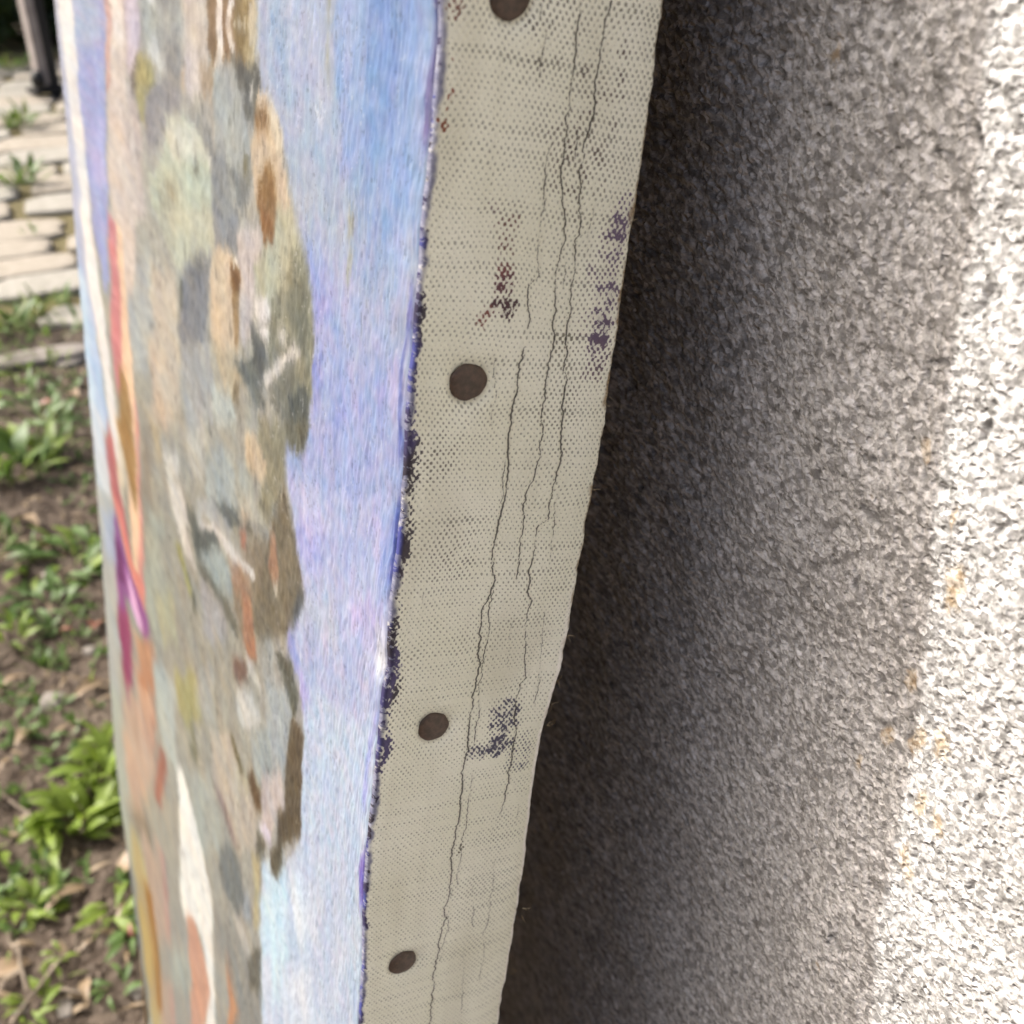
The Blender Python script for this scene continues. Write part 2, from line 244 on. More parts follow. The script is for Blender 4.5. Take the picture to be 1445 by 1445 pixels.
((226,226,222),1,0.4,[(4364,-463),(3812,-420),(3854,-810),(3855,-986),(3792,-1471),(3518,-1920),(3390,-2293),(3350,-2496),(3630,-2555),(3757,-2154),(4134,-1775),(4198,-1241),(4302,-938)]),
((168,196,228),1,0.6,[(4448,-1684),(4241,-1881),(3893,-2058),(3723,-2365),(3991,-2728),(4470,-2958),(4500,-2446)]),
((196,222,240),0.8,0.7,[(4447,-1870),(4180,-1862),(4181,-2321),(4271,-2775),(4500,-2879)]),
((206,216,222),0.9,0.7,[(4500,-2615),(3888,-2516),(3780,-2791),(3835,-3163),(4500,-3345),(4500,-2971)]),
((180,184,178),0.9,0.8,[(4500,-3154),(3764,-2866),(3837,-3436),(4054,-4281),(4086,-5103),(4500,-4836),(4500,-3842)]),
((160,176,200),0.8,0.8,[(4336,-3258),(3748,-2941),(3838,-3300),(4225,-3529)]),
((206,196,186),1,0.6,[(2830,-345),(2456,-316),(2608,-764),(2534,-1084),(2666,-1438),(2917,-1520),(3121,-1123)]),
((226,220,210),0.9,0.5,[(2708,-335),(2456,-316),(2602,-561),(2789,-585)]),
((206,160,150),0.7,0.5,[(2814,-343),(2708,-335),(2904,-719),(3003,-785)]),
((196,186,200),0.8,0.6,[(2443,-315),(2185,-295),(2247,-514),(2507,-591)]),
((208,140,142),1,0.4,[(3189,-1252),(2996,-1258),(3001,-1669),(3036,-1870),(3319,-2119),(3374,-1867)]),
((232,202,170),1,0.4,[(2985,-1228),(2859,-1249),(2832,-1668),(2769,-1887),(2859,-2606),(2884,-3002),(3145,-2927),(3170,-2335),(3051,-1812)]),
((226,214,190),0.7,0.7,[(3403,-2226),(3170,-2335),(3361,-2733),(3536,-2746)]),
((164,134,88),0.95,0.6,[(3156,-1900),(2979,-1911),(2880,-2129),(2849,-2352),(3021,-2549),(3156,-2400),(3390,-2293)]),
((220,150,140),0.8,0.5,[(2806,-1903),(2734,-1934),(2828,-2736),(2850,-2941),(2987,-2910),(2836,-2310)]),
((184,118,118),1,0.5,[(3745,-2414),(3587,-2457),(3427,-2689),(3295,-2776),(3194,-2957),(3433,-2934),(3689,-2910),(3890,-2721)]),
((220,140,130),0.8,0.5,[(3802,-2844),(3467,-2790),(3227,-2936),(2825,-2847),(2875,-3036),(3381,-3028)]),
((150,96,150),1,0.5,[(3737,-2914),(3542,-2996),(3346,-3048),(2983,-3027),(2759,-2998),(2922,-3210),(3241,-3236),(3525,-3332),(3457,-3696),(3637,-4022),(3871,-3842),(3858,-3357)]),
((120,60,110),0.8,0.6,[(3774,-3128),(3525,-3071),(3546,-3256),(3837,-3436)]),
((160,80,110),0.8,0.6,[(3835,-3576),(3412,-3391),(3450,-3834),(3732,-4196),(3866,-3988)]),
((222,186,220),0.9,0.4,[(3399,-3080),(3242,-3110),(2947,-3165),(3089,-3261),(3380,-3283)]),
((190,140,104),0.6,0.8,[(3151,-3347),(2699,-3036),(2759,-3448),(3193,-3829)]),
((196,170,150),0.7,1,[(4029,-4370),(2812,-3360),(2840,-4008),(3704,-4996),(4133,-4904)]),
((176,182,168),0.8,0.8,[(4500,-4606),(3964,-4321),(3947,-4981),(4063,-5713),(4500,-6427),(4500,-5458)]),
((140,146,140),0.8,0.6,[(4500,-6146),(4165,-6092),(4026,-6813),(4186,-8195),(4500,-8583)]),
((188,166,120),0.5,0.8,[(3922,-5444),(3571,-5224),(3229,-5727),(2935,-6154),(3660,-7449),(4120,-6622)]),
]
CRACKS=[
(0.9,[(211,-125),(214,-143),(213,-172),(215,-234),(211,-282),(217,-365),(223,-417),(235,-434),(239,-470),(233,-499),(233,-536),(240,-556),(240,-610),(246,-638),(245,-677),(244,-714),(242,-772),(247,-826),(248,-885),(236,-924),(236,-981),(236,-1040),(240,-1118)]),
(0.9,[(257,-121),(261,-142),(254,-169),(254,-232),(257,-290),(251,-320),(250,-371),(264,-471),(269,-570),(270,-650),(273,-695),(280,-704),(284,-825),(291,-853),(283,-912),(283,-978),(266,-990),(268,-1034),(262,-1094),(276,-1164),(274,-1223),(288,-1337),(277,-1350),(279,-1433),(285,-1483),(282,-1583),(282,-1634),(271,-1713)]),
(0.8,[(236,-291),(240,-364),(244,-392)]),
(0.6,[(153,-130),(154,-148),(154,-165),(160,-185),(161,-228),(163,-265)]),
(0.7,[(196,-312),(189,-373),(194,-452),(201,-536),(189,-547),(191,-619),(199,-638)]),
(1.1,[(200,-635),(189,-685),(189,-739),(184,-793),(193,-891),(188,-960),(184,-1046),(194,-1092),(178,-1155),(179,-1214),(181,-1311),(180,-1331),(177,-1417),(176,-1519),(176,-1627),(172,-1733),(177,-1838),(174,-1948),(165,-2114),(172,-2314),(181,-2470)]),
(0.7,[(196,-1064),(193,-1124),(195,-1187),(194,-1227),(188,-1283),(194,-1386),(193,-1493)]),
(0.5,[(188,-823),(181,-864),(187,-919),(183,-968)]),
(0.5,[(277,-1800),(287,-1934),(286,-1997),(282,-2069),(295,-2266)]),
(0.5,[(142,-634),(149,-735),(151,-808)]),
(0.5,[(237,-1855),(244,-1961),(259,-2055)]),
(0.5,[(230,-2079),(246,-2183),(252,-2348)]),
(0.45,[(54,-1067),(57,-1151)]),
(0.5,[(263,-581),(268,-629)]),
(0.5,[(304,-1161),(313,-1253),(322,-1349),(327,-1439)]),
(0.4,[(321,-1254),(327,-1315)]),
(0.6,[(196,-1531),(196,-1665),(192,-1785),(196,-1893)]),
(0.5,[(128,-634),(126,-657)]),
(0.5,[(326,-381),(324,-408)]),
(0.5,[(246,-490),(248,-546),(258,-581)]),
(0.45,[(184,-1845),(184,-1976),(174,-2134)]),
(0.5,[(283,-403),(283,-468),(289,-524)]),
(0.5,[(298,-905),(298,-992),(303,-1083)]),
(0.45,[(320,-1646),(321,-1749)]),
(0.5,[(286,-743),(289,-795)]),
(0.45,[(241,-1165),(246,-1263),(248,-1331)]),
]
SMEARS=[
((88,44,58),0.9,146,-541,20,16,0),
((64,28,44),1,148,-579,27,23,0),
((110,56,48),0.7,116,-593,17,25,0),
((110,56,60),0.55,140,-512,22,18,0),
((100,70,76),0.3,121,-425,47,19,0),
((100,66,60),0.45,138,-467,26,43,0),
((96,78,110),0.85,337,-463,21,71,0),
((96,78,110),0.75,342,-572,25,44,0),
((90,72,100),1,333,-633,28,63,0),
((100,80,90),0.6,332,-685,28,36,0),
((100,84,104),0.4,321,-548,46,148,0),
((66,64,88),1,248,-1494,43,29,0),
((66,64,88),0.8,254,-1429,39,64,0),
((70,68,90),0.75,203,-1500,29,25,0),
((74,72,92),0.5,304,-1529,38,60,0),
((80,78,96),0.4,264,-1404,43,56,0),
((120,62,40),0.95,22,-316,6,15,0),
((130,72,52),0.7,21,-232,7,5,0),
((130,72,52),0.6,25,-283,7,20,0),
((120,80,70),0.6,22,-167,16,14,0),
((70,56,66),0.22,166,-242,16,66,0),
((84,70,66),0.45,293,-230,15,58,0),
((84,70,66),0.35,244,-331,74,159,0),
((70,60,58),0.3,165,-200,103,74,0),
((70,62,54),0.3,104,-1020,64,105,0),
((64,56,60),0.34,100,-1048,50,24,0),
((90,90,84),0.25,276,-1764,54,66,0),
((110,108,98),0.2,286,-1997,95,201,0),
((80,72,64),0.24,295,-796,58,97,0),
((74,66,60),0.24,303,-1129,79,83,0),
((80,74,66),0.35,60,-824,51,66,0),
((86,80,60),0.6,190,-1756,7,17,0),
]
TACKS=[(105,-145),(101,-704),(102,-1409),(86,-2070),(67,-2803),(42,-3542)]
THREADS=[(373,-932),(369,-1051),(375,-1266),(369,-1441),(366,-1468),(383,-2037),(383,-2245),(372,-750),(369,-1360),(357,-435)]
G={
'plant':[(-0.120,0.804),(-0.079,0.890),(-0.070,1.333),(-0.114,1.237),(-0.108,1.665),(-0.181,0.704),(-0.106,0.654),(-0.118,0.619),(-0.189,0.579),(-0.117,0.564),(-0.158,1.160),(-0.079,1.830),(-0.190,0.805),(-0.161,0.618)],
'grasstuft':[(0.128,4.460),(0.055,3.549),(0.093,3.550),(0.214,5.780),(0.380,5.994),(0.302,4.591),(-0.028,2.394),(0.030,2.440),(-0.078,2.324),(0.036,3.000)],
'dryleaf':[(-0.116,1.466),(-0.082,1.017),(-0.159,0.951),(-0.142,0.695),(-0.206,0.628),(-0.098,1.395),(-0.057,1.154),(-0.095,1.155),(-0.040,1.910),(0.013,1.920),(-0.084,1.710),(-0.165,1.075),(-0.143,0.577),(-0.081,0.704),(-0.099,0.621)],
'twig':[(-0.158,1.050),(-0.131,1.156),(-0.189,0.861),(-0.143,0.627),(-0.196,0.644),(-0.161,0.585)],
'stone':[(0.066,2.349),(-0.023,2.147),(0.024,2.124),(-0.069,1.105),(-0.124,1.011),(-0.199,0.588),(-0.099,0.555),(-0.162,0.570),(-0.098,1.306)],
'post':[(0.336,5.087)],
'foot':[(0.302,5.209)],
'pave':[(-0.053,2.455),(0.093,2.385),(0.162,5.132),(0.436,5.006)],
'hedge':[(0.263,6.388),(0.531,6.268)],
}

SC = bpy.context.scene
COL = SC.collection
rng = np.random.default_rng(7)
random.seed(7)

# ---------------------------------------------------------------- camera, sky, sun, exposure
cam_d = bpy.data.cameras.new('camera')
cam = bpy.data.objects.new('camera', cam_d)
COL.objects.link(cam)
SC.camera = cam
r_, u_, f_ = [Vector(v) for v in CR]
M = Matrix((r_, u_, -f_)).transposed().to_4x4()
M.translation = Vector(CAM)
cam.matrix_world = M
cam_d.sensor_fit = 'HORIZONTAL'
cam_d.sensor_width = 36.0
cam_d.lens = 36.0 * 1501.0 / 1445.0
cam_d.clip_start = 0.01
cam_d.clip_end = 500
cam_d.dof.use_dof = True
cam_d.dof.focus_distance = 0.195
cam_d.dof.aperture_fstop = (cam_d.lens / 1000) / 0.0015

SUN_TO = Vector((-1.0, 0.80, 1.15)).normalized()      # direction towards the sun
elev = math.asin(SUN_TO.z)
azim = math.atan2(SUN_TO.x, SUN_TO.y)
world = bpy.data.worlds.new('World')
SC.world = world
world.use_nodes = True
wn = world.node_tree.nodes
sky = wn.new('ShaderNodeTexSky')
sky.sky_type = 'NISHITA'
sky.sun_disc = False
sky.air_density = 0.5
sky.dust_density = 8.5
sky.ozone_density = 0.5
sky.sun_elevation = elev
sky.sun_rotation = azim % (2 * math.pi)
wn['Background'].inputs['Strength'].default_value = 0.15
world.node_tree.links.new(sky.outputs[0], wn['Background'].inputs['Color'])
sl = bpy.data.lights.new('sun', 'SUN')
sl.energy = 2.6
sl.angle = math.radians(0.9)
sl.color = (1.0, 0.985, 0.965)
sun = bpy.data.objects.new('sun', sl)
COL.objects.link(sun)
sun.location = SUN_TO * 8
sun.rotation_euler = SUN_TO.to_track_quat('Z', 'Y').to_euler()
SC.view_settings.view_transform = 'Standard'
SC.view_settings.look = 'None'
SC.view_settings.exposure = 1.14
SC.view_settings.gamma = 1
SC.view_settings.use_curve_mapping = False

# ---------------------------------------------------------------- helpers
def lin(c):
    c = np.asarray(c, float) / 255.0
    return np.where(c <= 0.04045, c / 12.92, ((c + 0.055) / 1.055) ** 2.4)

_P = np.random.default_rng(3).permutation(256)
_P = np.concatenate([_P, _P, _P])
_G = np.stack([np.cos(np.arange(256) * 2.399), np.sin(np.arange(256) * 2.399)], -1)
def pn(x, y, seed=0):
    x = np.asarray(x, float) + seed * 17.31; y = np.asarray(y, float) + seed * 9.77
    x, y = np.broadcast_arrays(x, y)
    xi = np.floor(x).astype(int); yi = np.floor(y).astype(int)
    xf = x - xi; yf = y - yi
    xi &= 255; yi &= 255
    u = xf * xf * xf * (xf * (xf * 6 - 15) + 10); v = yf * yf * yf * (yf * (yf * 6 - 15) + 10)
    def g(ix, iy, dx, dy):
        h = _P[_P[ix & 255] + (iy & 255)]
        return _G[h, 0] * dx + _G[h, 1] * dy
    a = g(xi, yi, xf, yf); b = g(xi + 1, yi, xf - 1, yf)
    c = g(xi, yi + 1, xf, yf - 1); d = g(xi + 1, yi + 1, xf - 1, yf - 1)
    return 1.4 * ((a * (1 - u) + b * u) * (1 - v) + (c * (1 - u) + d * u) * v)
def sst(a, b, x):
    t = np.clip((x - a) / (b - a), 0, 1); return t * t * (3 - 2 * t)

def grid_mesh(name, co, nu, nv, mat, parent=None, cols=None, scal=None, uv=None, flip=False):
    """co: (nv, nu, 3) grid of points -> one smooth mesh object."""
    me = bpy.data.meshes.new(name)
    n = nu * nv
    idx = np.arange(n).reshape(nv, nu)
    q = np.stack([idx[:-1, :-1], idx[:-1, 1:], idx[1:, 1:], idx[1:, :-1]], -1).reshape(-1, 4)
    if flip: q = q[:, ::-1]
    nf = len(q)
    me.vertices.add(n); me.vertices.foreach_set('co', np.ascontiguousarray(co, dtype=np.float32).ravel())
    me.loops.add(nf * 4); me.loops.foreach_set('vertex_index', np.ascontiguousarray(q, dtype=np.int32).ravel())
    me.polygons.add(nf); me.polygons.foreach_set('loop_start', np.arange(0, nf * 4, 4, dtype=np.int32))
    me.polygons.foreach_set('use_smooth', np.ones(nf, dtype=bool))
    me.update(calc_edges=True)
    for k, c in (cols or {}).items():
        at = me.color_attributes.new(k, 'FLOAT_COLOR', 'POINT')
        a = np.ones((n, 4), np.float32); a[:, :3] = c.reshape(n, 3)
        at.data.foreach_set('color', a.ravel())
    for k, s in (scal or {}).items():
        at = me.attributes.new(k, 'FLOAT', 'POINT')
        at.data.foreach_set('value', np.ascontiguousarray(s, dtype=np.float32).ravel())
    if uv is not None:
        l = me.uv_layers.new(name='UVMap')
        l.data.foreach_set('uv', np.ascontiguousarray(uv.reshape(n, 2)[q.ravel()], dtype=np.float32).ravel())
    me.materials.append(mat)
    o = bpy.data.objects.new(name, me); COL.objects.link(o)
    if parent: o.parent = parent
    return o

def bm_obj(name, bm, mat, parent=None, smooth=False):
    me = bpy.data.meshes.new(name)
    bm.normal_update(); bm.to_mesh(me); bm.free()
    if smooth: me.polygons.foreach_set('use_smooth', [True] * len(me.polygons))
    for m in (mat if isinstance(mat, list) else [mat]): me.materials.append(m)
    o = bpy.data.objects.new(name, me); COL.objects.link(o)
    if parent: o.parent = parent
    return o
def tag(o, label=None, cat=None, group=None, kind=None):
    if label: o['label'] = label
    if cat: o['category'] = cat
    if group: o['group'] = group
    if kind: o['kind'] = kind
    return o
def empty(name, loc, label, cat, group=None):
    o = bpy.data.objects.new(name, None); o.location = loc; o.empty_display_size = .05
    COL.objects.link(o)
    return tag(o, label, cat, group)

class NT:
    """tiny node-tree helper"""
    def __init__(s, name, rough=.8, spec=.3):
        s.m = bpy.data.materials.new(name); s.m.use_nodes = True
        s.t = s.m.node_tree; s.b = s.t.nodes['Principled BSDF']
        s.b.inputs['Roughness'].default_value = rough
        s.b.inputs['Specular IOR Level'].default_value = spec
    def n(s, typ, **kw):
        d = s.t.nodes.new(typ)
        for k, v in kw.items(): setattr(d, k, v)
        return d
    def l(s, a, b): s.t.links.new(a, b)
    def set(s, sock, v):
        if hasattr(v, 'is_output') or isinstance(v, bpy.types.NodeSocket): s.l(v, sock)
        else: sock.default_value = v
    def math(s, op, a, b=0., clamp=False):
        d = s.n('ShaderNodeMath', operation=op, use_clamp=clamp)
        s.set(d.inputs[0], a); s.set(d.inputs[1], b); return d.outputs[0]
    def noise(s, vec, scale, detail=3., rough=.55, dist=0.):
        d = s.n('ShaderNodeTexNoise'); 
        if vec is not None: s.l(vec, d.inputs['Vector'])
        d.inputs['Scale'].default_value = scale; d.inputs['Detail'].default_value = detail
        d.inputs['Roughness'].default_value = rough; d.inputs['Distortion'].default_value = dist
        return d.outputs['Fac']
    def vor(s, vec, scale, feature='F1', out='Distance', rnd=1.):
        d = s.n('ShaderNodeTexVoronoi', feature=feature); s.l(vec, d.inputs['Vector'])
        d.inputs['Scale'].default_value = scale; d.inputs['Randomness'].default_value = rnd
        return d.outputs[out]
    def mapr(s, v, a, b, c=0., d=1., smooth=True):
        k = s.n('ShaderNodeMapRange', interpolation_type='SMOOTHSTEP' if smooth else 'LINEAR')
        for i, x in enumerate((v, a, b, c, d)): s.set(k.inputs[i], x)
        return k.outputs[0]
    def mix(s, fac, a, b, blend='MIX'):
        d = s.n('ShaderNodeMix', data_type='RGBA', blend_type=blend)
        s.set(d.inputs[0], fac)
        for i, v in ((6, a), (7, b)):
            if isinstance(v, tuple): v = (*v[:3], 1.)
            s.set(d.inputs[i], v)
        return d.outputs[2]
    def coord(s, which='Object'): return s.n('ShaderNodeTexCoord').outputs[which]
    def mapping(s, vec, scale=(1, 1, 1), rot=(0, 0, 0)):
        d = s.n('ShaderNodeMapping'); s.l(vec, d.inputs[0])
        d.inputs['Scale'].default_value = scale; d.inputs['Rotation'].default_value = rot
        return d.outputs[0]
    def attr(s, name, out='Fac'):
        d = s.n('ShaderNodeAttribute'); d.attribute_name = name; return d.outputs[out]
    def bump(s, h, strength, dist, normal=None):
        d = s.n('ShaderNodeBump'); s.l(h, d.inputs['Height'])
        d.inputs['Strength'].default_value = strength; d.inputs['Distance'].default_value = dist
        if normal: s.l(normal, d.inputs['Normal'])
        return d.outputs[0]
    def base(s, c): s.set(s.b.inputs['Base Color'], c if not isinstance(c, tuple) else (*c[:3], 1.))
    def norm(s, x): s.l(x, s.b.inputs['Normal'])

# ---------------------------------------------------------------- materials
def mat_wall():
    k = NT('rough_concrete', .92, .2); g = k.coord('UV')
    n1 = k.noise(g, 30, 5, .6); n2 = k.noise(g, 520, 4, .65); n3 = k.noise(g, 150, 3, .6); n4 = k.noise(g, 60, 2)
    c = k.mix(k.mapr(n1, .3, .7), (.43, .42, .396), (.58, .575, .548))
    c = k.mix(k.mapr(n2, .38, .58), k.mix(.62, c, (.15, .145, .13)), c)
    c = k.mix(k.mapr(k.noise(g, 260, 5, .72), .36, .47, .8, 0.), c, (.17, .165, .15))
    c = k.mix(k.mapr(k.noise(g, 900, 2), .36, .46, .4, 0.), c, (.16, .155, .15))
    c = k.mix(k.math('MULTIPLY', k.mapr(n2, .55, .66), .6), c, (.76, .75, .73))
    wv = k.n('ShaderNodeVectorMath', operation='MULTIPLY_ADD'); nz = k.n('ShaderNodeTexNoise'); k.l(g, nz.inputs['Vector']); nz.inputs['Scale'].default_value = 900; nz.inputs['Detail'].default_value = 2
    k.l(nz.outputs['Color'], wv.inputs[0]); wv.inputs[1].default_value = (.0012, .0012, 0); k.l(g, wv.inputs[2])
    vc = k.n('ShaderNodeTexVoronoi'); k.l(wv.outputs[0], vc.inputs['Vector']); vc.inputs['Scale'].default_value = 880
    vs_ = k.n('ShaderNodeSeparateColor'); k.l(vc.outputs['Color'], vs_.inputs[0]); cell = vs_.outputs[0]
    c = k.mix(k.mapr(cell, .05, .38, .62, 0.), c, (.15, .145, .135))      # dark and pale grains of the render
    c = k.mix(k.mapr(cell, .72, .95, 0., .55), c, (.72, .71, .68))
    grit = k.math('SUBTRACT', 1., k.mapr(vc.outputs['Distance'], 0., .75))
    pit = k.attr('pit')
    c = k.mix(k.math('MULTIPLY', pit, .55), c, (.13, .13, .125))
    ochre = k.attr('ochre')
    c = k.mix(ochre, c, k.mix(k.mapr(n2, .4, .6), (.40, .25, .09), (.46, .36, .20)))
    k.base(c)
    h = k.math('ADD', k.math('MULTIPLY', n2, .5), k.math('MULTIPLY', k.math('MULTIPLY', grit, k.math('ADD', cell, .25)), .8))
    h = k.math('ADD', h, k.math('MULTIPLY', k.noise(g, 1300, 2), .25))
    k.norm(k.bump(h, 1.0, .00062))
    return k.m

def mat_front():
    k = NT('oil_paint', .55, .18)
    uv = k.coord('UV'); col = k.attr('Col', 'Color')
    br = k.noise(k.mapping(uv, (1000, 1000, 1), (0, 0, .2)), 1.0, 3, .6, .8)
    br2 = k.noise(k.mapping(uv, (420, 200, 1), (0, 0, .5)), 1.0, 3, .6, .6)
    gr = k.noise(k.mapping(uv, (1400, 1400, 1)), 1.0, 2)
    c = k.mix(k.mapr(br, .34, .48, .05, 0.), col, k.mix(1., col, (.35, .36, .42), 'MULTIPLY'))
    c = k.mix(k.mapr(gr, .58, .75, 0., .07), c, k.mix(.5, col, (.5, .5, .47)))
    k.base(c)
    h = k.math('ADD', br, k.math('MULTIPLY', br2, .8)); h = k.math('ADD', h, k.math('MULTIPLY', gr, .5))
    k.norm(k.bump(h, .24, .00016))
    return k.m

def mat_margin():
    k = NT('primed_canvas', .8, .25)
    uv = k.coord('UV')
    wob = k.n('ShaderNodeTexNoise'); k.l(uv, wob.inputs['Vector']); wob.inputs['Scale'].default_value = 55; wob.inputs['Detail'].default_value = 2
    ds = k.n('ShaderNodeVectorMath', operation='MULTIPLY_ADD'); k.l(wob.outputs['Color'], ds.inputs[0])
    ds.inputs[1].default_value = (.0034, .0036, 0); k.l(uv, ds.inputs[2])
    wb2 = k.n('ShaderNodeTexNoise'); k.l(uv, wb2.inputs['Vector']); wb2.inputs['Scale'].default_value = 900; wb2.inputs['Detail'].default_value = 1
    d2 = k.n('ShaderNodeVectorMath', operation='MULTIPLY_ADD'); k.l(wb2.outputs['Color'], d2.inputs[0])
    d2.inputs[1].default_value = (.00034, .00042, 0); k.l(ds.outputs[0], d2.inputs[2])
    sp = k.n('ShaderNodeSeparateXYZ'); k.l(d2.outputs[0], sp.inputs[0])
    u = k.math('MULTIPLY', sp.outputs[0], math.pi / .00053); v = k.math('MULTIPLY', sp.outputs[1], math.pi / .00074)
    lat = k.math('MULTIPLY', k.math('COSINE', u), k.math('COSINE', v))     # staggered holes of the plain weave
    turn = k.attr('turn'); lat = k.math('MULTIPLY', lat, k.math('SUBTRACT', 1., turn))
    fine = k.noise(k.mapping(uv, (1, 1, 1)), 2600, 2, .6)
    med = k.noise(uv, 330, 2)
    row = k.noise(k.mapping(uv, (22, 640, 1)), 1.0, 1)                     # thick and thin weft threads
    amt = k.attr('amt')
    irr = k.noise(k.mapping(uv, (1150, 800, 1), (0, 0, .5)), 1.0, 3, .62, .6)
    f = k.math('MULTIPLY', lat, k.mapr(amt, .12, .8, 1., .3))
    f = k.math('ADD', f, k.math('MULTIPLY', k.math('SUBTRACT', fine, .5), 1.2))
    f = k.math('ADD', f, k.math('MULTIPLY', k.math('SUBTRACT', irr, .5), k.math('MULTIPLY', k.mapr(amt, .1, .6), 4.6)))
    f = k.math('ADD', f, k.math('MULTIPLY', k.math('SUBTRACT', med, .5), .9))
    f = k.math('ADD', f, k.math('MULTIPLY', k.math('SUBTRACT', row, .5), 1.5))
    th = k.math('SUBTRACT', .77, k.math('MULTIPLY', amt, 1.55))
    sft = k.mapr(amt, .1, .5, .26, .17)
    dot = k.mapr(f, k.math('SUBTRACT', th, sft), k.math('ADD', th, sft))
    big = k.noise(uv, 40, 3)
    cream = k.mix(k.mapr(big, .3, .7), (.79, .785, .635), (.855, .85, .72))
    cream = k.mix(k.mapr(fine, .3, .7, 0, .22), cream, (.66, .66, .53))
    cream = k.mix(k.attr('grime'), cream, (.40, .36, .24))
    cream = k.mix(turn, cream, k.mix(k.mapr(irr, .35, .65), (.13, .135, .20), (.24, .245, .30)))
    weak = k.mix(.74, cream, (.19, .19, .145))
    dcol = k.mix(k.mapr(amt, .12, .34), weak, k.attr('Dot', 'Color'))
    cream = k.mix(k.mapr(amt, .15, 1., 0., .32), cream, k.attr('Dot', 'Color'))
    c = k.mix(k.math('MULTIPLY', dot, .94), cream, dcol)
    edge = k.math('MULTIPLY', k.attr('fleck'), k.mapr(k.noise(uv, 1500, 2, .6), .50, .56))
    c = k.mix(edge, c, (.44, .43, .40))
    cr = k.mapr(k.math('ADD', k.attr('crack'), k.math('MULTIPLY', k.math('SUBTRACT', fine, .5), .5)), .38, .58)
    c = k.mix(k.math('MULTIPLY', cr, .85), c, (.035, .03, .025))
    c = k.mix(k.attr('rim_light'), c, (.90, .885, .81))  # light bounced onto the lower curled edge, painted as a pale strip
    c = k.mix(k.math('MULTIPLY', k.attr('fringe'), k.math('SUBTRACT', 1., k.math('MULTIPLY', k.attr('rim_light'), .6))), c, k.mix(k.mapr(fine, .35, .65), (.16, .10, .05), (.42, .33, .2)))
    k.base(c)
    th_h = k.math('MULTIPLY', lat, -.7)
    h = k.math('ADD', th_h, k.math('MULTIPLY', fine, .5)); h = k.math('SUBTRACT', h, k.math('MULTIPLY', cr, 1.3))
    h = k.math('ADD', h, k.math('MULTIPLY', edge, .8)); h = k.math('ADD', h, k.math('MULTIPLY', k.math('MULTIPLY', dot, amt), .5))
    k.norm(k.bump(h, .6, .00018))
    return k.m

def simple(name, c1, c2, scale=60, rough=.8, spec=.3, bump=.3, dist=.001, det=4):
    k = NT(name, rough, spec); g = k.coord()
    n = k.noise(g, scale, det, .6)
    k.base(k.mix(k.mapr(n, .35, .65), c1, c2)); k.norm(k.bump(k.noise(g, scale * 3, 3), bump, dist))
    return k.m
def leafmat(name, c1, c2, trans=.35):
    k = NT(name, .5, .35); g = k.coord()
    oi = k.n('ShaderNodeObjectInfo').outputs['Random']
    c = k.mix(k.mapr(k.noise(g, 40, 2), .3, .7), c1, c2)
    c = k.mix(k.math('MULTIPLY', oi, .45), c, (c1[0] * .65, c1[1] * .75, c1[2] * .7))
    k.base(c)
    tr = k.n('ShaderNodeBsdfTranslucent'); k.l(k.mix(.25, c, (.22, .34, .03)), tr.inputs['Color'])
    ms = k.n('ShaderNodeMixShader'); ms.inputs[0].default_value = trans
    k.l(k.b.outputs[0], ms.inputs[1]); k.l(tr.outputs[0], ms.inputs[2])
    k.l(ms.outputs[0], k.t.nodes['Material Output'].inputs['Surface'])
    return k.m
def mat_ground():
    k = NT('dark_soil', .95, .15); g = k.coord()
    n1 = k.noise(g, 7, 4); n2 = k.noise(g, 55, 5, .65); n3 = k.noise(g, 260, 3)
    c = k.mix(k.mapr(n2, .35, .66), (.045, .033, .024), (.12, .094, .071))
    c = k.mix(k.mapr(n1, .5, .68, 0, .4), c, (.15, .125, .095))
    c = k.mix(k.mapr(n3, .62, .7, 0, .5), c, (.19, .16, .125))
    k.base(c)
    k.norm(k.bump(k.math('ADD', n2, k.math('MULTIPLY', n3, .4)), 1., .012))
    return k.m

WALL, FRONT, MARGIN, GROUND = mat_wall(), mat_front(), mat_margin(), mat_ground()
TACK = simple('rusted_tack', (.045, .028, .017), (.085, .052, .034), 900, .48, .5, .3, .0003)
WOOD = simple('stretcher_pine', (.33, .20, .095), (.40, .26, .13), 30, .7)
BACKC = simple('raw_linen', (.34, .235, .13), (.40, .29, .17), 700, .9)
FIBRE = simple('frayed_fibre', (.30, .22, .12), (.46, .38, .25), 400, .9)
LEAF = leafmat('fresh_leaf', (.13, .19, .02), (.19, .26, .042))
LEAF2 = leafmat('dull_leaf', (.075, .13, .03), (.11, .18, .05), .3)
GRASS = leafmat('grass_blade', (.12, .17, .035), (.20, .22, .07))
DRY = leafmat('dry_leaf', (.19, .13, .075), (.28, .205, .13), .15)
REDLEAF = leafmat('red_dry_leaf', (.16, .055, .035), (.22, .09, .05), .15)
TWIG = simple('dry_stalk', (.14, .11, .08), (.21, .175, .13), 50)
STONE = simple('pale_stone', (.15, .135, .115), (.22, .20, .175), 25, .9, .2, .5, .004)
STONE2 = simple('sandy_paving_stone', (.235, .21, .165), (.30, .27, .22), 12, .9, .2, .5, .004)
STONE3 = simple('grey_paving_stone', (.225, .215, .18), (.29, .275, .235), 12, .9, .2, .5, .004)
BLACK = simple('black_metal', (.012, .012, .012), (.02, .019, .018), 30, .5)
PALE = simple('weathered_board', (.24, .21, .19), (.30, .265, .24), 20)
HEDGE = leafmat('hedge_leaf', (.028, .045, .014), (.045, .065, .02), .2)
BARK = simple('bark', (.06, .045, .03), (.10, .08, .055), 30)
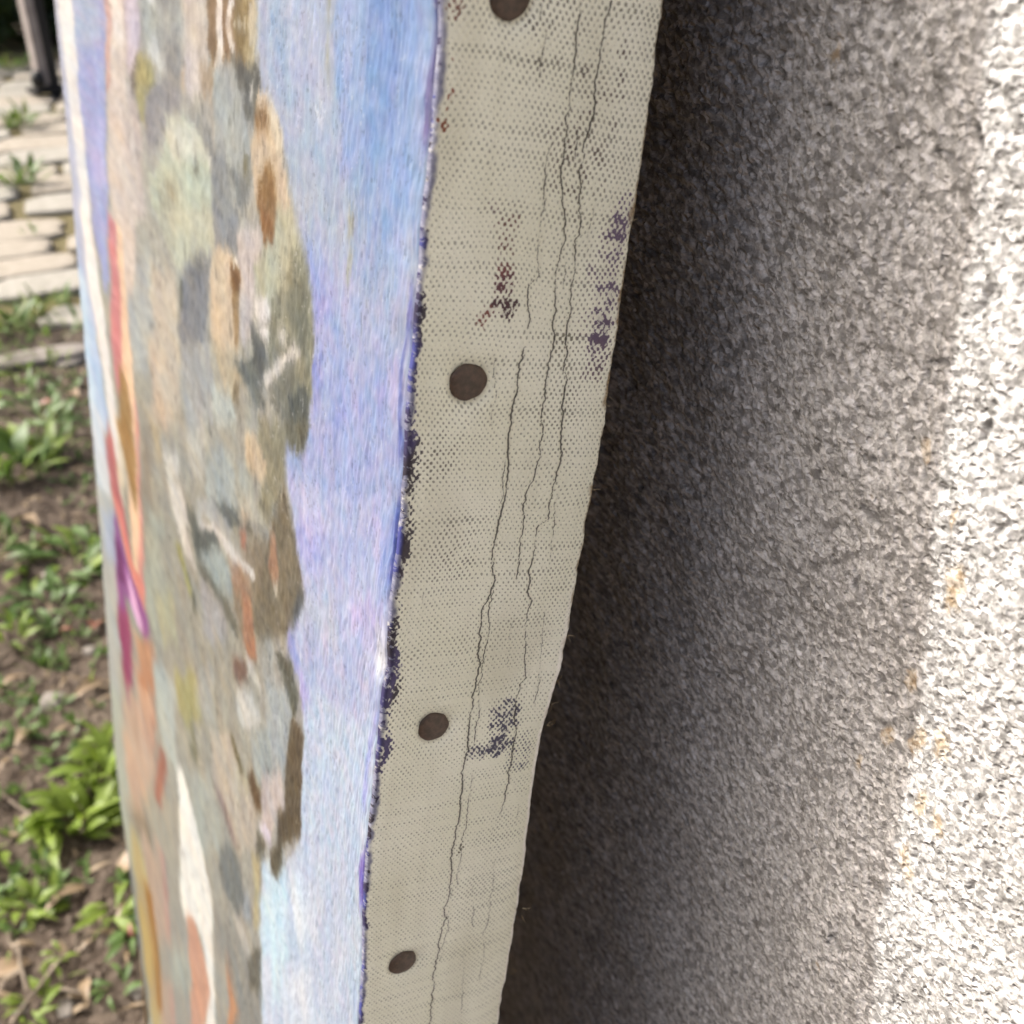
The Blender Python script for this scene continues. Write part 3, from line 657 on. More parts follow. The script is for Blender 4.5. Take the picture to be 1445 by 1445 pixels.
DRYGRASS = simple('dry_moss', (.105, .09, .045), (.15, .13, .07), 40, .95, .1, .8, .01)

# ---------------------------------------------------------------- painting frame of reference
AL = math.radians(7)                     # it leans back against the wall
TV = np.array([math.sin(AL), 0, math.cos(AL)]); SV = np.array([math.cos(AL), 0, -math.sin(AL)])
NV = -SV; YV = np.array([0, 1., 0]); O = np.array([0, 0, .9])
W, TB, TT = .45, -.902, .135
def tab(T):
    a = np.array(T, float)[::-1] / 1e4; return lambda t: np.interp(t, a[:, 0], a[:, 1])
fA0, fA1, fOFF = tab(A0), tab(A1), tab(OFF)
def smooth_tab(fn, t, r=.012):
    return sum(fn(t + d * r) for d in (-1, -.6, -.25, .25, .6, 1)) / 6
root = empty('painting', (float(TB * TV[0]), .225, 0), 'unframed blue and grey oil painting leaning on rough wall, bare cream tacked edge facing us', 'painting')
RI = Matrix.Translation(-root.location)
def adopt(o):
    o.parent = root; o.matrix_parent_inverse = RI; return o

# ---------------------------------------------------------------- painted front of the canvas
def rows(a, b, lo, hi, s0, s1):
    """t values: coarse ends, fine between lo and hi with a step growing from s0 (top) to s1"""
    ts = [hi]; 
    while ts[-1] > lo:
        w = (hi - ts[-1]) / (hi - lo); ts.append(ts[-1] - (s0 + (s1 - s0) * w))
    up = list(np.arange(hi + .01, b, .01)) + [b]
    dn = list(np.arange(ts[-1] - .01, a, -.01)) + [a]
    return np.array(up[::-1] + ts + dn)
NQ = 300
q = np.linspace(0, 1, NQ); QM = 616 * W / (W + .14)
Qc = q * QM; yc = .14 * Qc / (616 - Qc); yc[-1] = W
tf = rows(TB, TT, -.75, .01, .00030, .00092)
NTF = len(tf)
Q, T = np.meshgrid(Qc, tf * 2000.0)
Yg, Tg = np.meshgrid(yc, tf)
colf = np.ones((NTF, NQ, 3)) * np.array([165, 170, 170.]); hgt = np.zeros((NTF, NQ))
Tn = T * 2.3
VAR = []
for s in range(4):
    VAR.append((3.2 * pn(Q / 7, Tn / 20, s) + 2.2 * pn(Q / 3, Tn / 14, s + 9) + 2.0 * pn(Q / 1.4, Tn / 5, s + 19) + 5 * pn(Q / 30, Tn / 70, 40),
                7 * pn(Q / 3.2, Tn / 24, s + 29) + 7 * pn(Q / 2, Tn / 40, s + 39)))
for c, op, rag, poly in STROKES:
    feather = rag < 0; rag = abs(rag)
    P = np.array(poly, float) / 1e4
    pq = 616 * P[:, 0] / (P[:, 0] + .14); pt = P[:, 1] * 2000
    m = 14 * rag
    i0, i1 = np.searchsorted(Qc, [pq.min() - m, pq.max() + m])
    j0, j1 = NTF - np.searchsorted(tf[::-1] * 2000, [pt.max() + 3 * m, pt.min() - 3 * m])
    if i1 <= i0 or j1 <= j0: continue
    sl_ = (slice(j0, j1), slice(i0, i1)); acc = 0
    for wq, wt in VAR:
        x = Q[sl_] + wq[sl_] * rag; y = T[sl_] + wt[sl_] * rag
        ins = np.zeros(x.shape, bool)
        for k in range(len(pq)):
            x0, y0, x1, y1 = pq[k - 1], pt[k - 1], pq[k], pt[k]
            if y0 == y1: continue
            cnd = ((y0 > y) != (y1 > y))
            ins ^= cnd & (x < (x1 - x0) * (y - y0) / (y1 - y0) + x0)
        acc = acc + ins
    a = acc / 4.0
    if feather:
        F = 85.
        a = a * sst(0, F, y - pt.min()) * sst(0, F, pt.max() - y)
    dry = .5 + .5 * pn((Q[sl_] + .12 * Tn[sl_]) / 3, Tn[sl_] / 20, 77 + len(poly))
    a = np.clip(op ** .7 * a * (.84 + .3 * dry), 0, 1)
    cc = np.array(c, float); cc = (160 + (cc - 168) * 1.2 - (cc - cc.mean()) * .1) if cc[2] < cc[0] + 22 else cc
    tint = cc + 8 * pn(Q[sl_] / 6, Tn[sl_] / 22, c[0] % 23)[..., None]
    colf[sl_] = colf[sl_] * (1 - a[..., None]) + tint * a[..., None]
    hgt[sl_] = hgt[sl_] * (1 - .6 * a) + .00034 * a * dry
for k in range(NQ):                       # the picture carries on above and below with the same passages
    hi_, lo_ = -.020 - .047 * yc[k] / W, -.250 - .455 * yc[k] / W
    ph = np.abs((hi_ - tf) % (2 * (hi_ - lo_))); ph = np.where(ph > hi_ - lo_, 2 * (hi_ - lo_) - ph, ph)
    src = np.clip(np.searchsorted(-tf[::-1], 0) * 0 + (NTF - 1 - np.searchsorted(tf[::-1], hi_ - ph)), 0, NTF - 1) if tf[0] > tf[-1] else np.searchsorted(tf, hi_ - ph)
    out_ = (tf > hi_) | (tf < lo_)
    colf[out_, k] = colf[np.clip(src, 0, NTF - 1)[out_], k]; hgt[out_, k] = hgt[np.clip(src, 0, NTF - 1)[out_], k]
def blur(a, ax, r):
    k = np.exp(-np.linspace(-2, 2, 2 * r + 1) ** 2 / 1.6); k /= k.sum()
    p = np.concatenate([np.repeat(a.take([0], ax), r, ax), a, np.repeat(a.take([-1], ax), r, ax)], ax)
    return sum(k[i] * np.take(p, range(i, i + a.shape[ax]), ax) for i in range(2 * r + 1))
soft = blur(blur(colf, 1, 3), 0, 9)                                   # wet-in-wet blending of neighbouring strokes
colf = colf + (colf.mean(-1, keepdims=True) - colf) * .13 * (colf[..., 2:] > colf[..., :1] + 20)
soft = blur(blur(colf, 1, 3), 0, 9)
sw = np.clip(.46 + .5 * pn(Q / 16, Tn / 30, 49), .1, 1)[..., None]
colf = colf * (1 - sw) + soft * sw
mean_ = colf.mean(-1, keepdims=True); warm = sst(5, 60, colf[..., :1] - colf[..., 2:])
colf = colf + (mean_ - colf) * (.16 + .10 * warm) * (colf[..., 2:] < colf[..., :1] + 20) * sst(430, 380, Q)[..., None]
st1 = pn(Q / 1.8, Tn / 30, 50); st2 = pn(Q / 9, Tn / 120, 51); st3 = pn(Q / 26, Tn / 60, 52); st4 = pn(Q / 3, Tn / 14, 53)
st5 = pn(Q / 11, Tn / 16, 54); st6 = pn(Q / 16, Tn / 26, 55); st7 = pn(Q / 5, Tn / 9, 56)
blue = sst(12, 40, colf[..., 2] - colf[..., 0])[..., None]
colf = colf + blue * (np.array([-12, -4, 0.]) * st5[..., None] + np.array([4, -3, 1.]) * st6[..., None] + np.array([11, 10, 4.]) * st7[..., None])
colf = colf + (1 - blue) * (np.array([9, 7, 2.]) * st5[..., None] + np.array([6, 8, 10.]) * st6[..., None] + 9 * st7[..., None])
sp_ = pn(Q / 1.6, Tn / 3.2, 57)
mk = sst(.28, .6, pn(Q / 4.5, Tn / 26, 58)) * sst(-.2, .3, pn(Q / 22, Tn / 45, 59)) * (1 - blue[..., 0])
mk = mk * sst(420, 380, Q)
val = 1 - .17 * mk + .035 * np.clip(sp_, -.5, .5) + .018 * st1 + .05 * st2 + .03 * st3 + .02 * st4
hue = np.stack([1 + .035 * st3, 1 + .01 * st2, 1 - .035 * st3], -1)
colf *= val[..., None] * hue
ds = (pn(Q / 1.3 + Tn / 14, Tn / 7, 60) > .40) & (pn(Q / 22, Tn / 50, 61) + .25 * pn(Q / 6, Tn / 20, 62) > .12)   # raking shadow of the bristle grooves, painted as dark dashes
far = sst(330, 180, Q)
colf = np.where(ds[..., None], colf * (1 - .12 * far[..., None]), colf)
lt = (pn(Q / 2, Tn / 7, 63) > .6) & (pn(Q / 18, Tn / 40, 64) > .1)
colf = np.where(lt[..., None], colf + (240 - colf) * .3 * far[..., None], colf)
hgt += (.00003 * st1 + .00005 * st4 + .00005 * st7 - .00005 * ds) * far
cornerf = lambda t: smooth_tab(fA0, t, .003) + .00018 * pn(t / .004, 0 * t, 5)
A0s = cornerf(tf); OFs = smooth_tab(fOFF, tf, .04)
OFs = np.where(tf < -.80, OFs[np.searchsorted(-tf, .80)] * np.clip((tf - TB) / .1, 0, 1), OFs)
cs = -A0s[:, None] * np.exp(-Yg / .012) + OFs[:, None] * (Yg / W) ** 1.5 + hgt
RC = .0011                                # radius of the turned edge
Yp = RC + Yg * (W - RC) / W
cs[:, 0] = -A0s
cof = O + NV * cs[..., None] + YV * Yp[..., None] + TV * Tg[..., None]
PAINT_K = .375                             # muted pigments: strong sun, not pale paint, makes them look light
front = adopt(grid_mesh('painted_canvas', cof, NQ, NTF, FRONT, cols={'Col': lin(np.clip(colf, 2, 250)) * PAINT_K},
                        uv=np.stack([Yg, Tg], -1), flip=False))

# ---------------------------------------------------------------- tacked margin of the canvas
NU = 262
tm = rows(TB, TT, -.275, .008, .00024, .00034)
NTM = len(tm)
a0 = cornerf(tm); a1 = smooth_tab(fA1, tm, .004)
a1 = a1 + .00035 * pn(tm / .006, 0 * tm, 6) + .00016 * pn(tm / .0015, 0 * tm, 7)
uu = np.linspace(0, 1, NU)
Wd = np.maximum(a1 - a0, .02)
Dm = uu[None, :] * Wd[:, None]; Am = a0[:, None] + Dm; Tm = np.repeat(tm[:, None], NU, 1)
e1 = Wd[:, None] - Dm
Ym = np.where(Dm < RC, RC - np.sqrt(np.maximum(RC ** 2 - (RC - Dm) ** 2, 0)), 0)
roll = .0012 + .0095 * sst(-.11, -.23, tm)[:, None] + .0012 * pn(tm / .03, 0 * tm, 8)[:, None]
rr = np.clip((roll - e1) / np.maximum(roll, 1e-4), 0, .995)
Ym = Ym + roll * .36 * (1 - np.sqrt(np.maximum(1 - rr ** 2, 0)))          # the free edge curls back over the stretcher
Ym = Ym + .0006 * pn(Dm / .02, Tm / .05, 9) * sst(0, .004, Dm) * sst(0, .004, e1)
grime = .22 * sst(.1, .8, pn(Dm / .01, Tm / .03, 10)) + .06 * sst(.1, .7, pn(Dm / .003, Tm / .05, 11))
crack = np.zeros_like(Dm); dep = np.zeros_like(Dm)
def near_poly(P, w):
    """distance from the margin grid to a polyline, only where it is close"""
    P = np.array(P, float) / 1e4
    order = np.argsort(-P[:, 1]); P = P[order]
    j0, j1 = np.searchsorted(-tm, [-P[0, 1], -P[-1, 1]])
    if j1 <= j0: return None
    t = tm[j0:j1]; a = np.interp(-t, -P[:, 1], P[:, 0])
    rj = np.random.default_rng(len(P) * 131 + int(abs(P[0, 1]) * 1e5))
    jag = lambda st, am: np.interp(t, np.arange(t.min() - st, t.max() + 2 * st, st) + rj.uniform(-.35, .35) * st, rj.normal(0, am, len(np.arange(t.min() - st, t.max() + 2 * st, st))))
    a = a + jag(.0026, .00022) + jag(.0009, .00013) + jag(.00035, .00007)
    fade = np.clip(np.minimum(np.arange(len(t)), np.arange(len(t))[::-1]) / 10., 0, 1)
    fade = fade * (.88 + .42 * pn(t / .007, 0 * t, 13 + len(P)) + .2 * pn(t / .0012, 0 * t, 14))
    return slice(j0, j1), Am[j0:j1] - a[:, None], fade
for w, P in CRACKS:
    rsl = near_poly(P, w)
    if rsl is None: continue
    sl_, d, fade = rsl
    v = np.clip(fade, 0, 1.1)[:, None] * w ** .5 * np.exp(-(d / (.00017 * (.6 + .5 * w))) ** 2)
    crack[sl_] = np.maximum(crack[sl_], v)
    grime[sl_] = np.maximum(grime[sl_], .20 * w * np.exp(-(d / .0006) ** 2) * np.clip(fade, 0, 1)[:, None])
amt = .02 + .10 * sst(.1, .6, pn(Dm / .012, Tm / .02, 20)) + .08 * sst(.0, .7, pn(Dm / .006, Tm / .006, 21))
amt -= .14 * sst(-.11, -.20, Tm + .012 * pn(Dm / .02, Tm / .03, 28))
amt += .07 * sst(.45, .75, Dm / Wd[:, None]) * sst(-.14, -.04, Tm) + .05 * sst(-.2, .3, pn(Dm / .03, Tm / .0016, 22)) * sst(-.2, -.1, Tm)
dotc = np.ones((NTM, NU, 3)) * lin([104, 100, 84])
wA = .0011 * pn(Dm / .003, Tm / .003, 23) + .0006 * pn(Dm / .0012, Tm / .0012, 24); wT = .0014 * pn(Dm / .003, Tm / .003, 25) + .0006 * pn(Dm / .0012, Tm / .0012, 26)
for c, am, a, t, ra, rt, an in SMEARS:
    d2 = ((Am + wA - a / 1e4) / (ra / 1e4)) ** 2 + ((Tm + wT - t / 1e4) / (rt / 1e4)) ** 2
    m = .85 * am * sst(1.5, .1, d2)
    m = m * (.75 + .5 * pn(Dm / .0022, Tm / .0022, 27))
    k = np.clip(m / (amt + m + 1e-6) * 1.4, 0, 1)[..., None]
    dotc = dotc * (1 - k) + lin(c) * k
    amt = np.maximum(amt, np.clip(m, 0, 1))
# ragged paint that came over the turned edge
ew = .0011 + .0009 * pn(tm / .012, 0 * tm, 30) + .0007 * pn(tm / .0035, 0 * tm, 31)
ex = np.zeros_like(tm)
for (tc, hw, k) in ((-.046, .004, .0008), (-.058, .004, .0006), (-.082, .013, .0022), (-.099, .006, .0018), (-.112, .004, .0024), (-.130, .009, .0034), (-.143, .004, .0020), (-.150, .004, .0010), (-.200, .012, .0005)):
    ex += k * np.exp(-((tm - tc) / hw) ** 2)
em_k = .86
ew = np.clip(.85 * ew * np.where(tm > -.04, .35, .75) + ex, .0004, .006)
em = sst(1.25, .35, (Dm + .45 * wA) / ew[:, None])
em = em * (.45 + .65 * sst(-.25, .3, pn(0 * Dm, Tm / .011, 40) + .3 * pn(Dm / .002, Tm / .003, 41))) * (.62 + .55 * sst(-.3, .4, pn(Dm / .0010, Tm / .0016, 32)))
cA, cB, cC = lin([70, 62, 104]), lin([58, 50, 62]), lin([84, 90, 168])
sel = sst(-.2, .3, pn(Dm / .004, Tm / .012, 33))[..., None]; s2 = (sst(.0009, .0002, Dm) * sst(-.1, .3, pn(0 * Dm, Tm / .01, 34)))[..., None]
ec = ((cA * sel + cB * (1 - sel)) * (1 - s2) + cC * s2) * (1 - .5 * sst(.0014, .0004, Dm))[..., None]
k = sst(.05, .4, em)[..., None]
dotc = dotc * (1 - k) + ec * k
amt = np.maximum(amt, np.clip(em_k * em, 0, 1))
fl = sst(.0016, .0003, Dm + .3 * wA) * sst(-.05, .45, pn(Dm / .004, Tm / .008, 35)) * sst(-.3, .3, pn(Dm / .0009, Tm / .0014, 38))
fringe = sst(.0007, .0001, e1 + .5 * wA) * sst(-.25, .35, pn(0 * Dm, Tm / .007, 36) + .15)
for (ta, _a) in [(t, a) for a, t in THREADS]:
    fringe = np.maximum(fringe, sst(.0022, .0006, np.hypot(e1 * 1.6, (Tm - ta / 1e4) * .8) + .8 * wA) * .9)
ridge = .00022 * fl * (.3 + .7 * np.abs(pn(Dm / .0007, Tm / .0016, 37))) * sst(-.2, .5, pn(0 * Dm, Tm / .005, 39))
Ym = Ym - ridge + .00010 * np.clip(crack, 0, 1)
for a, t in TACKS:                          # the cloth dips and puckers round each tack
    rd = np.hypot(Am - a / 1e4, Tm - t / 1e4); thp = np.arctan2(Tm - t / 1e4, Am - a / 1e4)
    Ym = Ym + .00055 * np.exp(-((rd - .0030) / .0016) ** 2) + .00022 * np.exp(-((rd - .005) / .003) ** 2) * np.sin(3 * thp + 1)
    grime = np.maximum(grime, .35 * sst(.0042, .0033, rd + .2 * wA))
com = O + SV * Am[..., None] + YV * Ym[..., None] + TV * Tm[..., None]
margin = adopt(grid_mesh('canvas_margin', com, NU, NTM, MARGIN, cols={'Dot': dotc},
                         scal={'amt': amt, 'crack': crack, 'grime': grime, 'fleck': fl, 'fringe': fringe, 'rim_light': sst(.0017, .0008, e1 + .25 * wA) * sst(-.10, -.135, Tm), 'turn': sst(.0012, .0004, Dm + .5 * wA)},
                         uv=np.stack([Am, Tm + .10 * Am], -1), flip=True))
margin['label'] = 'bare cream primed turnover with cracks and smears'

# other margins, stretcher and back of the painting
def boxbm(bm, p0, p1, bev=0):
    """box in (a, y, t) painting coordinates"""
    vs = []
    for a in (p0[0], p1[0]):
        for y in (p0[1], p1[1]):
            for t in (p0[2], p1[2]):
                vs.append(bm.verts.new(O + SV * a + YV * y + TV * t))
    for f in ((0, 1, 3, 2), (4, 6, 7, 5), (0, 4, 5, 1), (2, 3, 7, 6), (0, 2, 6, 4), (1, 5, 7, 3)):
        bm.faces.new([vs[i] for i in f])
    bmesh.ops.recalc_face_normals(bm, faces=bm.faces[:])
def ptpart(name, mat, *boxes):
    bm = bmesh.new()
    for p0, p1 in boxes: boxbm(bm, p0, p1)
    return adopt(bm_obj(name, bm, mat, root))
BW = .055
ptpart('stretcher_bar', WOOD, ((.014, .0105, TB + .004), (.033, BW, TT - .004)))
ptpart('stretcher_bar', WOOD, ((.014, W - BW, TB + .004), (.033, W - .004, TT - .004)))
ptpart('stretcher_bar', WOOD, ((.014, BW + .001, TT - BW), (.033, W - BW - .001, TT - .004)))
ptpart('stretcher_bar', WOOD, ((.014, BW + .001, TB + .004), (.033, W - BW - .001, TB + BW)))
ptpart('canvas_turnover', BACKC, ((-.001, .002, TT), (.034, W, TT + .0012)))
ptpart('canvas_turnover', BACKC, ((.0, .002, TB - .0012), (.034, W, TB)))
ptpart('canvas_turnover', BACKC, ((.004, W + .0005, TB), (.034, W + .0017, TT)))
ptpart('canvas_back', BACKC, ((.0115, .004, TB + .002), (.0125, W - .004, TT - .002)))

# ---------------------------------------------------------------- tacks
for i, (a, t) in enumerate(TACKS):
    a /= 1e4; t /= 1e4; R = .0032
    bm = bmesh.new(); n = 40; rings = []
    for rr_, h in ((1.0, .0000), (1.0, .00030), (.95, .00052), (.85, .00066), (.55, .00084), (.25, .00092)):
        ring = []
        for k in range(n):
            th = 2 * math.pi * k / n
            wv = 1 + .03 * math.sin(2 * th + i * 2) + .02 * math.sin(3 * th + i * 1.3) + .015 * math.sin(7 * th + i) + random.uniform(-.012, .012)
            x = R * rr_ * wv * math.cos(th); y = R * rr_ * wv * math.sin(th)
            ring.append(bm.verts.new(O + SV * (a + x) + YV * (.00062 - h) + TV * (t + y)))
        rings.append(ring)
    for p_, q_ in zip(rings, rings[1:]):
        for k in range(n): bm.faces.new((p_[k], p_[(k + 1) % n], q_[(k + 1) % n], q_[k]))
    bm.faces.new(rings[-1]); bmesh.ops.recalc_face_normals(bm, faces=bm.faces[:])
    adopt(bm_obj('tack', bm, TACK, root, True))

def tube(bm, pts, r0, r1, n=5):
    pts = [Vector(p) for p in pts]; prev = None
    for i, p in enumerate(pts):
        d = (pts[min(i + 1, len(pts) - 1)] - pts[max(i - 1, 0)]).normalized()
        a = d.orthogonal().normalized(); b = d.cross(a); r = r0 + (r1 - r0) * i / (len(pts) - 1)
        ring = [bm.verts.new(p + (a * math.cos(2 * math.pi * k / n) + b * math.sin(2 * math.pi * k / n)) * r) for k in range(n)]
        if prev:
            for k in range(n): bm.faces.new((prev[k], prev[(k + 1) % n], ring[(k + 1) % n], ring[k]))
        prev = ring
for i, (a, t) in enumerate(THREADS):          # linen fibres hanging from the cut edge
    bm = bmesh.new()
    for s in range(3):
        p = O + SV * (a / 1e4 - .0004) + YV * .0008 + TV * (t / 1e4 + random.uniform(-.0015, .0015)); pts = [p]
        d = SV * random.uniform(.4, 1) + TV * random.uniform(-.9, .5) + YV * random.uniform(-.3, .3)
        for k in range(6):
            d = d + np.array([random.uniform(-.6, .6) for _ in range(3)]); p = p + d / np.linalg.norm(d) * .00038; pts.append(p)
        tube(bm, pts, .00007, .00003, 4)
    adopt(bm_obj('loose_thread', bm, FIBRE, root, True))

# ---------------------------------------------------------------- wall
OCHRE = [(-0.0527,0.8069,1),(-0.0527,0.8035,1),(-0.0427,0.8244,0.6),(-0.0526,0.7725,1),(-0.0573,0.7759,1.1),(-0.0569,0.7615,1),(-0.0611,0.7613,1),(-0.0565,0.7476,1),(-0.0577,0.7452,0.8),(-0.0464,0.7687,0.7),(-0.0485,0.7836,0.8),(-0.0447,0.701,0.5),(-0.05,0.8161,0.5),(-0.0416,0.7584,0.6)]
WX, WY0, WY1, WZ = .055, -2.6, 1.08, 2.3
yl = [WY0, -2, -1.2, -.6, -.3, -.2, -.16, -.13]
y = -.115
while y < .20:
    yl.append(y); y += .00034 if y < .0 else .00034 + .0045 * y
yl += [.22, .26, .32, .42, .6, .8, .95, WY1]
zl = [-.05, 0, .05, .1, .16, .2]
z = .235
zz = []
while z < .905: zz.append(z); z += .00046 + .0009 * max(0, (.72 - z))
zl += zz + [.93, .97, 1.05, 1.2, 1.5, 1.9, WZ]
ya, za = np.array(yl), np.array(zl); NY, NZ = len(ya), len(za)
Yw, Zw = np.meshgrid(ya, za)
ys = np.linspace(-3, 2, 50001); ye = np.cumsum(1 / (1 + 1.3 * sst(-.03, .09, ys))) * 1e-4
Ye = np.interp(Yw, ys, ye) - np.interp(-.03, ys, ye)            # coarser grains towards the sheltered part
rh = lambda s, k: pn(Yw / s, Zw / s, k)
wp = .0012
Yk = Ye + wp * pn(Yw / .004, Zw / .004, 70); Zk = Zw + wp * pn(Yw / .004, Zw / .004, 71)
n_a = pn(Yk / .0060, Zk / .0060, 72); n_b = pn(Yk / .0019, Zk / .0019, 73); n_c = pn(Yk / .0010, Zk / .0010, 74)
grain = .30 * (1 - 2 * np.abs(n_a)) + .75 * n_b + .60 * n_c
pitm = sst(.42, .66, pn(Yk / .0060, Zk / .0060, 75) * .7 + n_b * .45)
inner = sst(-.5, -.12, Yw) * sst(.9, .2, Yw)
X = WX - .00048 * grain - .0011 * rh(.022, 76) - .0016 * rh(.07, 77) + .0010 * pitm
X = WX + (X - WX) * (.35 + .65 * inner) - .032 * np.clip(Zw - .9, -.45, .02)      # the old wall bellies out a little at this height
och = sst(.70, .78, pn(Yk / .005, Zk / .008, 78) + .25 * n_c) * sst(.2, .5, pn(Yk / .03, Zk / .05, 79))
for (yy, z0, s) in OCHRE:
    och = np.maximum(och, sst(1.2, .5, np.hypot((Yk - Ye + Yw - yy) / (.0016 * s), (Zk - z0) / (.0034 * s)) + .5 * n_c))
cof = np.stack([X, Yw, Zw], -1)
wroot = empty('concrete_wall', (WX + .1, (WY0 + WY1) / 2, 0), 'rough grey concrete wall, half in sunlight, behind the leaning painting', 'wall')
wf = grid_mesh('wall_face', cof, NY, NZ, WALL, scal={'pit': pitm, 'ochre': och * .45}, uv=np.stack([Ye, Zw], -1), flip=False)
wf.parent = wroot; wf.matrix_parent_inverse = Matrix.Translation(-wroot.location)
bm = bmesh.new()
bx = [(WX + .035, WY0, -.05), (WX + .25, WY1, WZ)]
vs = [bm.verts.new((bx[i][0], bx[j][1], bx[k][2])) for i in (0, 1) for j in (0, 1) for k in (0, 1)]
for f in ((4, 6, 7, 5), (0, 4, 5, 1), (2, 3, 7, 6), (1, 5, 7, 3)): bm.faces.new([vs[i] for i in f])
bmesh.ops.recalc_face_normals(bm, faces=bm.faces[:])
wb = bm_obj('wall_core', bm, STONE)
wb.parent = wroot; wb.matrix_parent_inverse = Matrix.Translation(-wroot.location)

# ---------------------------------------------------------------- ground
gx = np.concatenate([[-60, -20, -8, -3, -1.5, -.9, -.6], np.arange(-.45, .36, .007), [.5, .8, 1.5, 4, 12, 60]])
gy = np.concatenate([[-30, -8, -3, -1, -.2, .15], np.arange(.40, 1.5, .007), np.arange(1.5, 2.75, .012), np.arange(2.8, 7.5, .1), [9, 14, 30, 90]])
Xg, Yg2 = np.meshgrid(gx, gy)
def soil_h(x, y):
    near = sst(-1.2, -.4, x) * sst(2.75, 2.3, y) * sst(-.2, .3, y)
    return near * (.012 * pn(x / .16, y / .16, 80) + .007 * pn(x / .05, y / .05, 81) + .0045 * np.abs(pn(x / .021, y / .021, 82)) + .003 * pn(x / .012, y / .012, 83)) - .006
gz = soil_h(Xg, Yg2)
ground = grid_mesh('ground', np.stack([Xg, Yg2, gz], -1), len(gx), len(gy), GROUND)
ground['kind'] = 'structure'
gzz = lambda x, y: float(soil_h(np.array(x, float), np.array(y, float)))
# paved path beyond the soil
bm = bmesh.new()
for a, b in (((-3, 2.42), (3, 7.2)),):
    vs = [bm.verts.new((a[0], a[1], .0)), bm.verts.new((b[0], a[1], .0)), bm.verts.new((b[0], b[1], .0)), bm.verts.new((a[0], b[1], .0))]
    bm.faces.new(vs)
path = bm_obj('path', bm, DRYGRASS); path['kind'] = 'structure'
def stone_mesh(w, d, h, rnd):
    bm = bmesh.new(); n = 16; rings = []
    for sc, zz in ((1., 0.), (1., h * .6), (.985, h * .85), (.95, h), (.4, h * 1.04)):
        ring = []
        for k in range(n):
            th = 2 * math.pi * (k + .5) / n; c, s = math.cos(th), math.sin(th); e = 5.5
            rad = (abs(c) ** e + abs(s) ** e) ** (-1 / e)
            wv = 1 + rnd * math.sin(1.45 * k + w * 90 + d * 70)
            ring.append(bm.verts.new((w / 2 * c * rad * sc * wv, d / 2 * s * rad * sc * wv, zz)))
        rings.append(ring)
    for a, b in zip(rings, rings[1:]):
        for k in range(n): bm.faces.new((a[k], a[(k + 1) % n], b[(k + 1) % n], b[k]))
    bm.faces.new(rings[-1]); return bm
protos = []
for i in range(7):
    me = bpy.data.meshes.new('paving_stone')
    b = stone_mesh(.96, .94, 1., .03 + .006 * i); b.to_mesh(me); b.free()
    me.polygons.foreach_set('use_smooth', [True] * len(me.polygons))
    me.materials.append((STONE2, STONE3)[i % 2]); protos.append(me)
yy = 2.50; rowi = 0
while yy < 6.2:
    d = random.uniform(.16, .24) if yy > 2.7 else random.uniform(.14, .18)
    x = -1.05 + random.uniform(-.1, .1)
    while x < 1.15:
        w = random.uniform(.26, .46)
        if not (yy > 5.0 and random.random() < .12):
            o = bpy.data.objects.new('paving_stone', random.choice(protos)); COL.objects.link(o); o.parent = path
            o.location = (x + w / 2, yy + d / 2 + .05 * x, 0); o.scale = (w - .006, d - .005, random.uniform(.014, .022))
            o.rotation_euler = (random.uniform(-.015, .015), random.uniform(-.015, .015), random.uniform(.0, .06))
        x += w + (.022 if abs(x + w - .06) < .12 else .0)
    yy += d + random.uniform(.0, .004); rowi += 1

# ---------------------------------------------------------------- weeds, leaves, twigs and stones on the soil
def leaf_mesh(name, L, w, curl, mat, n=6, wave=.0, fold=.25, seed=0):
    """blade with a folded midrib, starting at the origin along +Y"""
    rs = random.Random(seed); bm = bmesh.new(); rowsv = []
    for i in range(n + 1):
        s = i / n; wd = w * (math.sin(math.pi * min(1, s ** .8 * .97 + .03)) ** .75) * (.35 + .65 * s if s < .5 else 1) + .0004
        zz = L * (.55 * curl * s * (1 - s) * 2 - .5 * abs(curl) * s * s); tw = wave * math.sin(3 * s + seed)
        e = rs.uniform(.9, 1.1)
        rowsv.append([bm.verts.new((-wd * e + tw, L * s, zz + fold * wd)), bm.verts.new((tw, L * s, zz)), bm.verts.new((wd * e + tw, L * s, zz + fold * wd * rs.uniform(.6, 1.2)))])
    for a, b in zip(rowsv, rowsv[1:]):
        for k in range(2): bm.faces.new((a[k], a[k + 1], b[k + 1], b[k]))
    me = bpy.data.meshes.new(name); bm.to_mesh(me); bm.free()
    me.polygons.foreach_set('use_smooth', [True] * len(me.polygons)); me.materials.append(mat); return me
GREEN = [leaf_mesh('leaf', 1, .115 + .03 * (i % 3), .35 + .1 * (i % 4), LEAF, 7, .03, .3, i) for i in range(6)]
DULL = [leaf_mesh('leaf', 1, .14 + .03 * (i % 3), .35 + .1 * (i % 4), LEAF2, 7, .04, .3, 20 + i) for i in range(5)]
BLADE = [leaf_mesh('blade', 1, .045 + .01 * (i % 3), .4 + .1 * (i % 4), GRASS, 6, .05, .2, 40 + i) for i in range(5)]
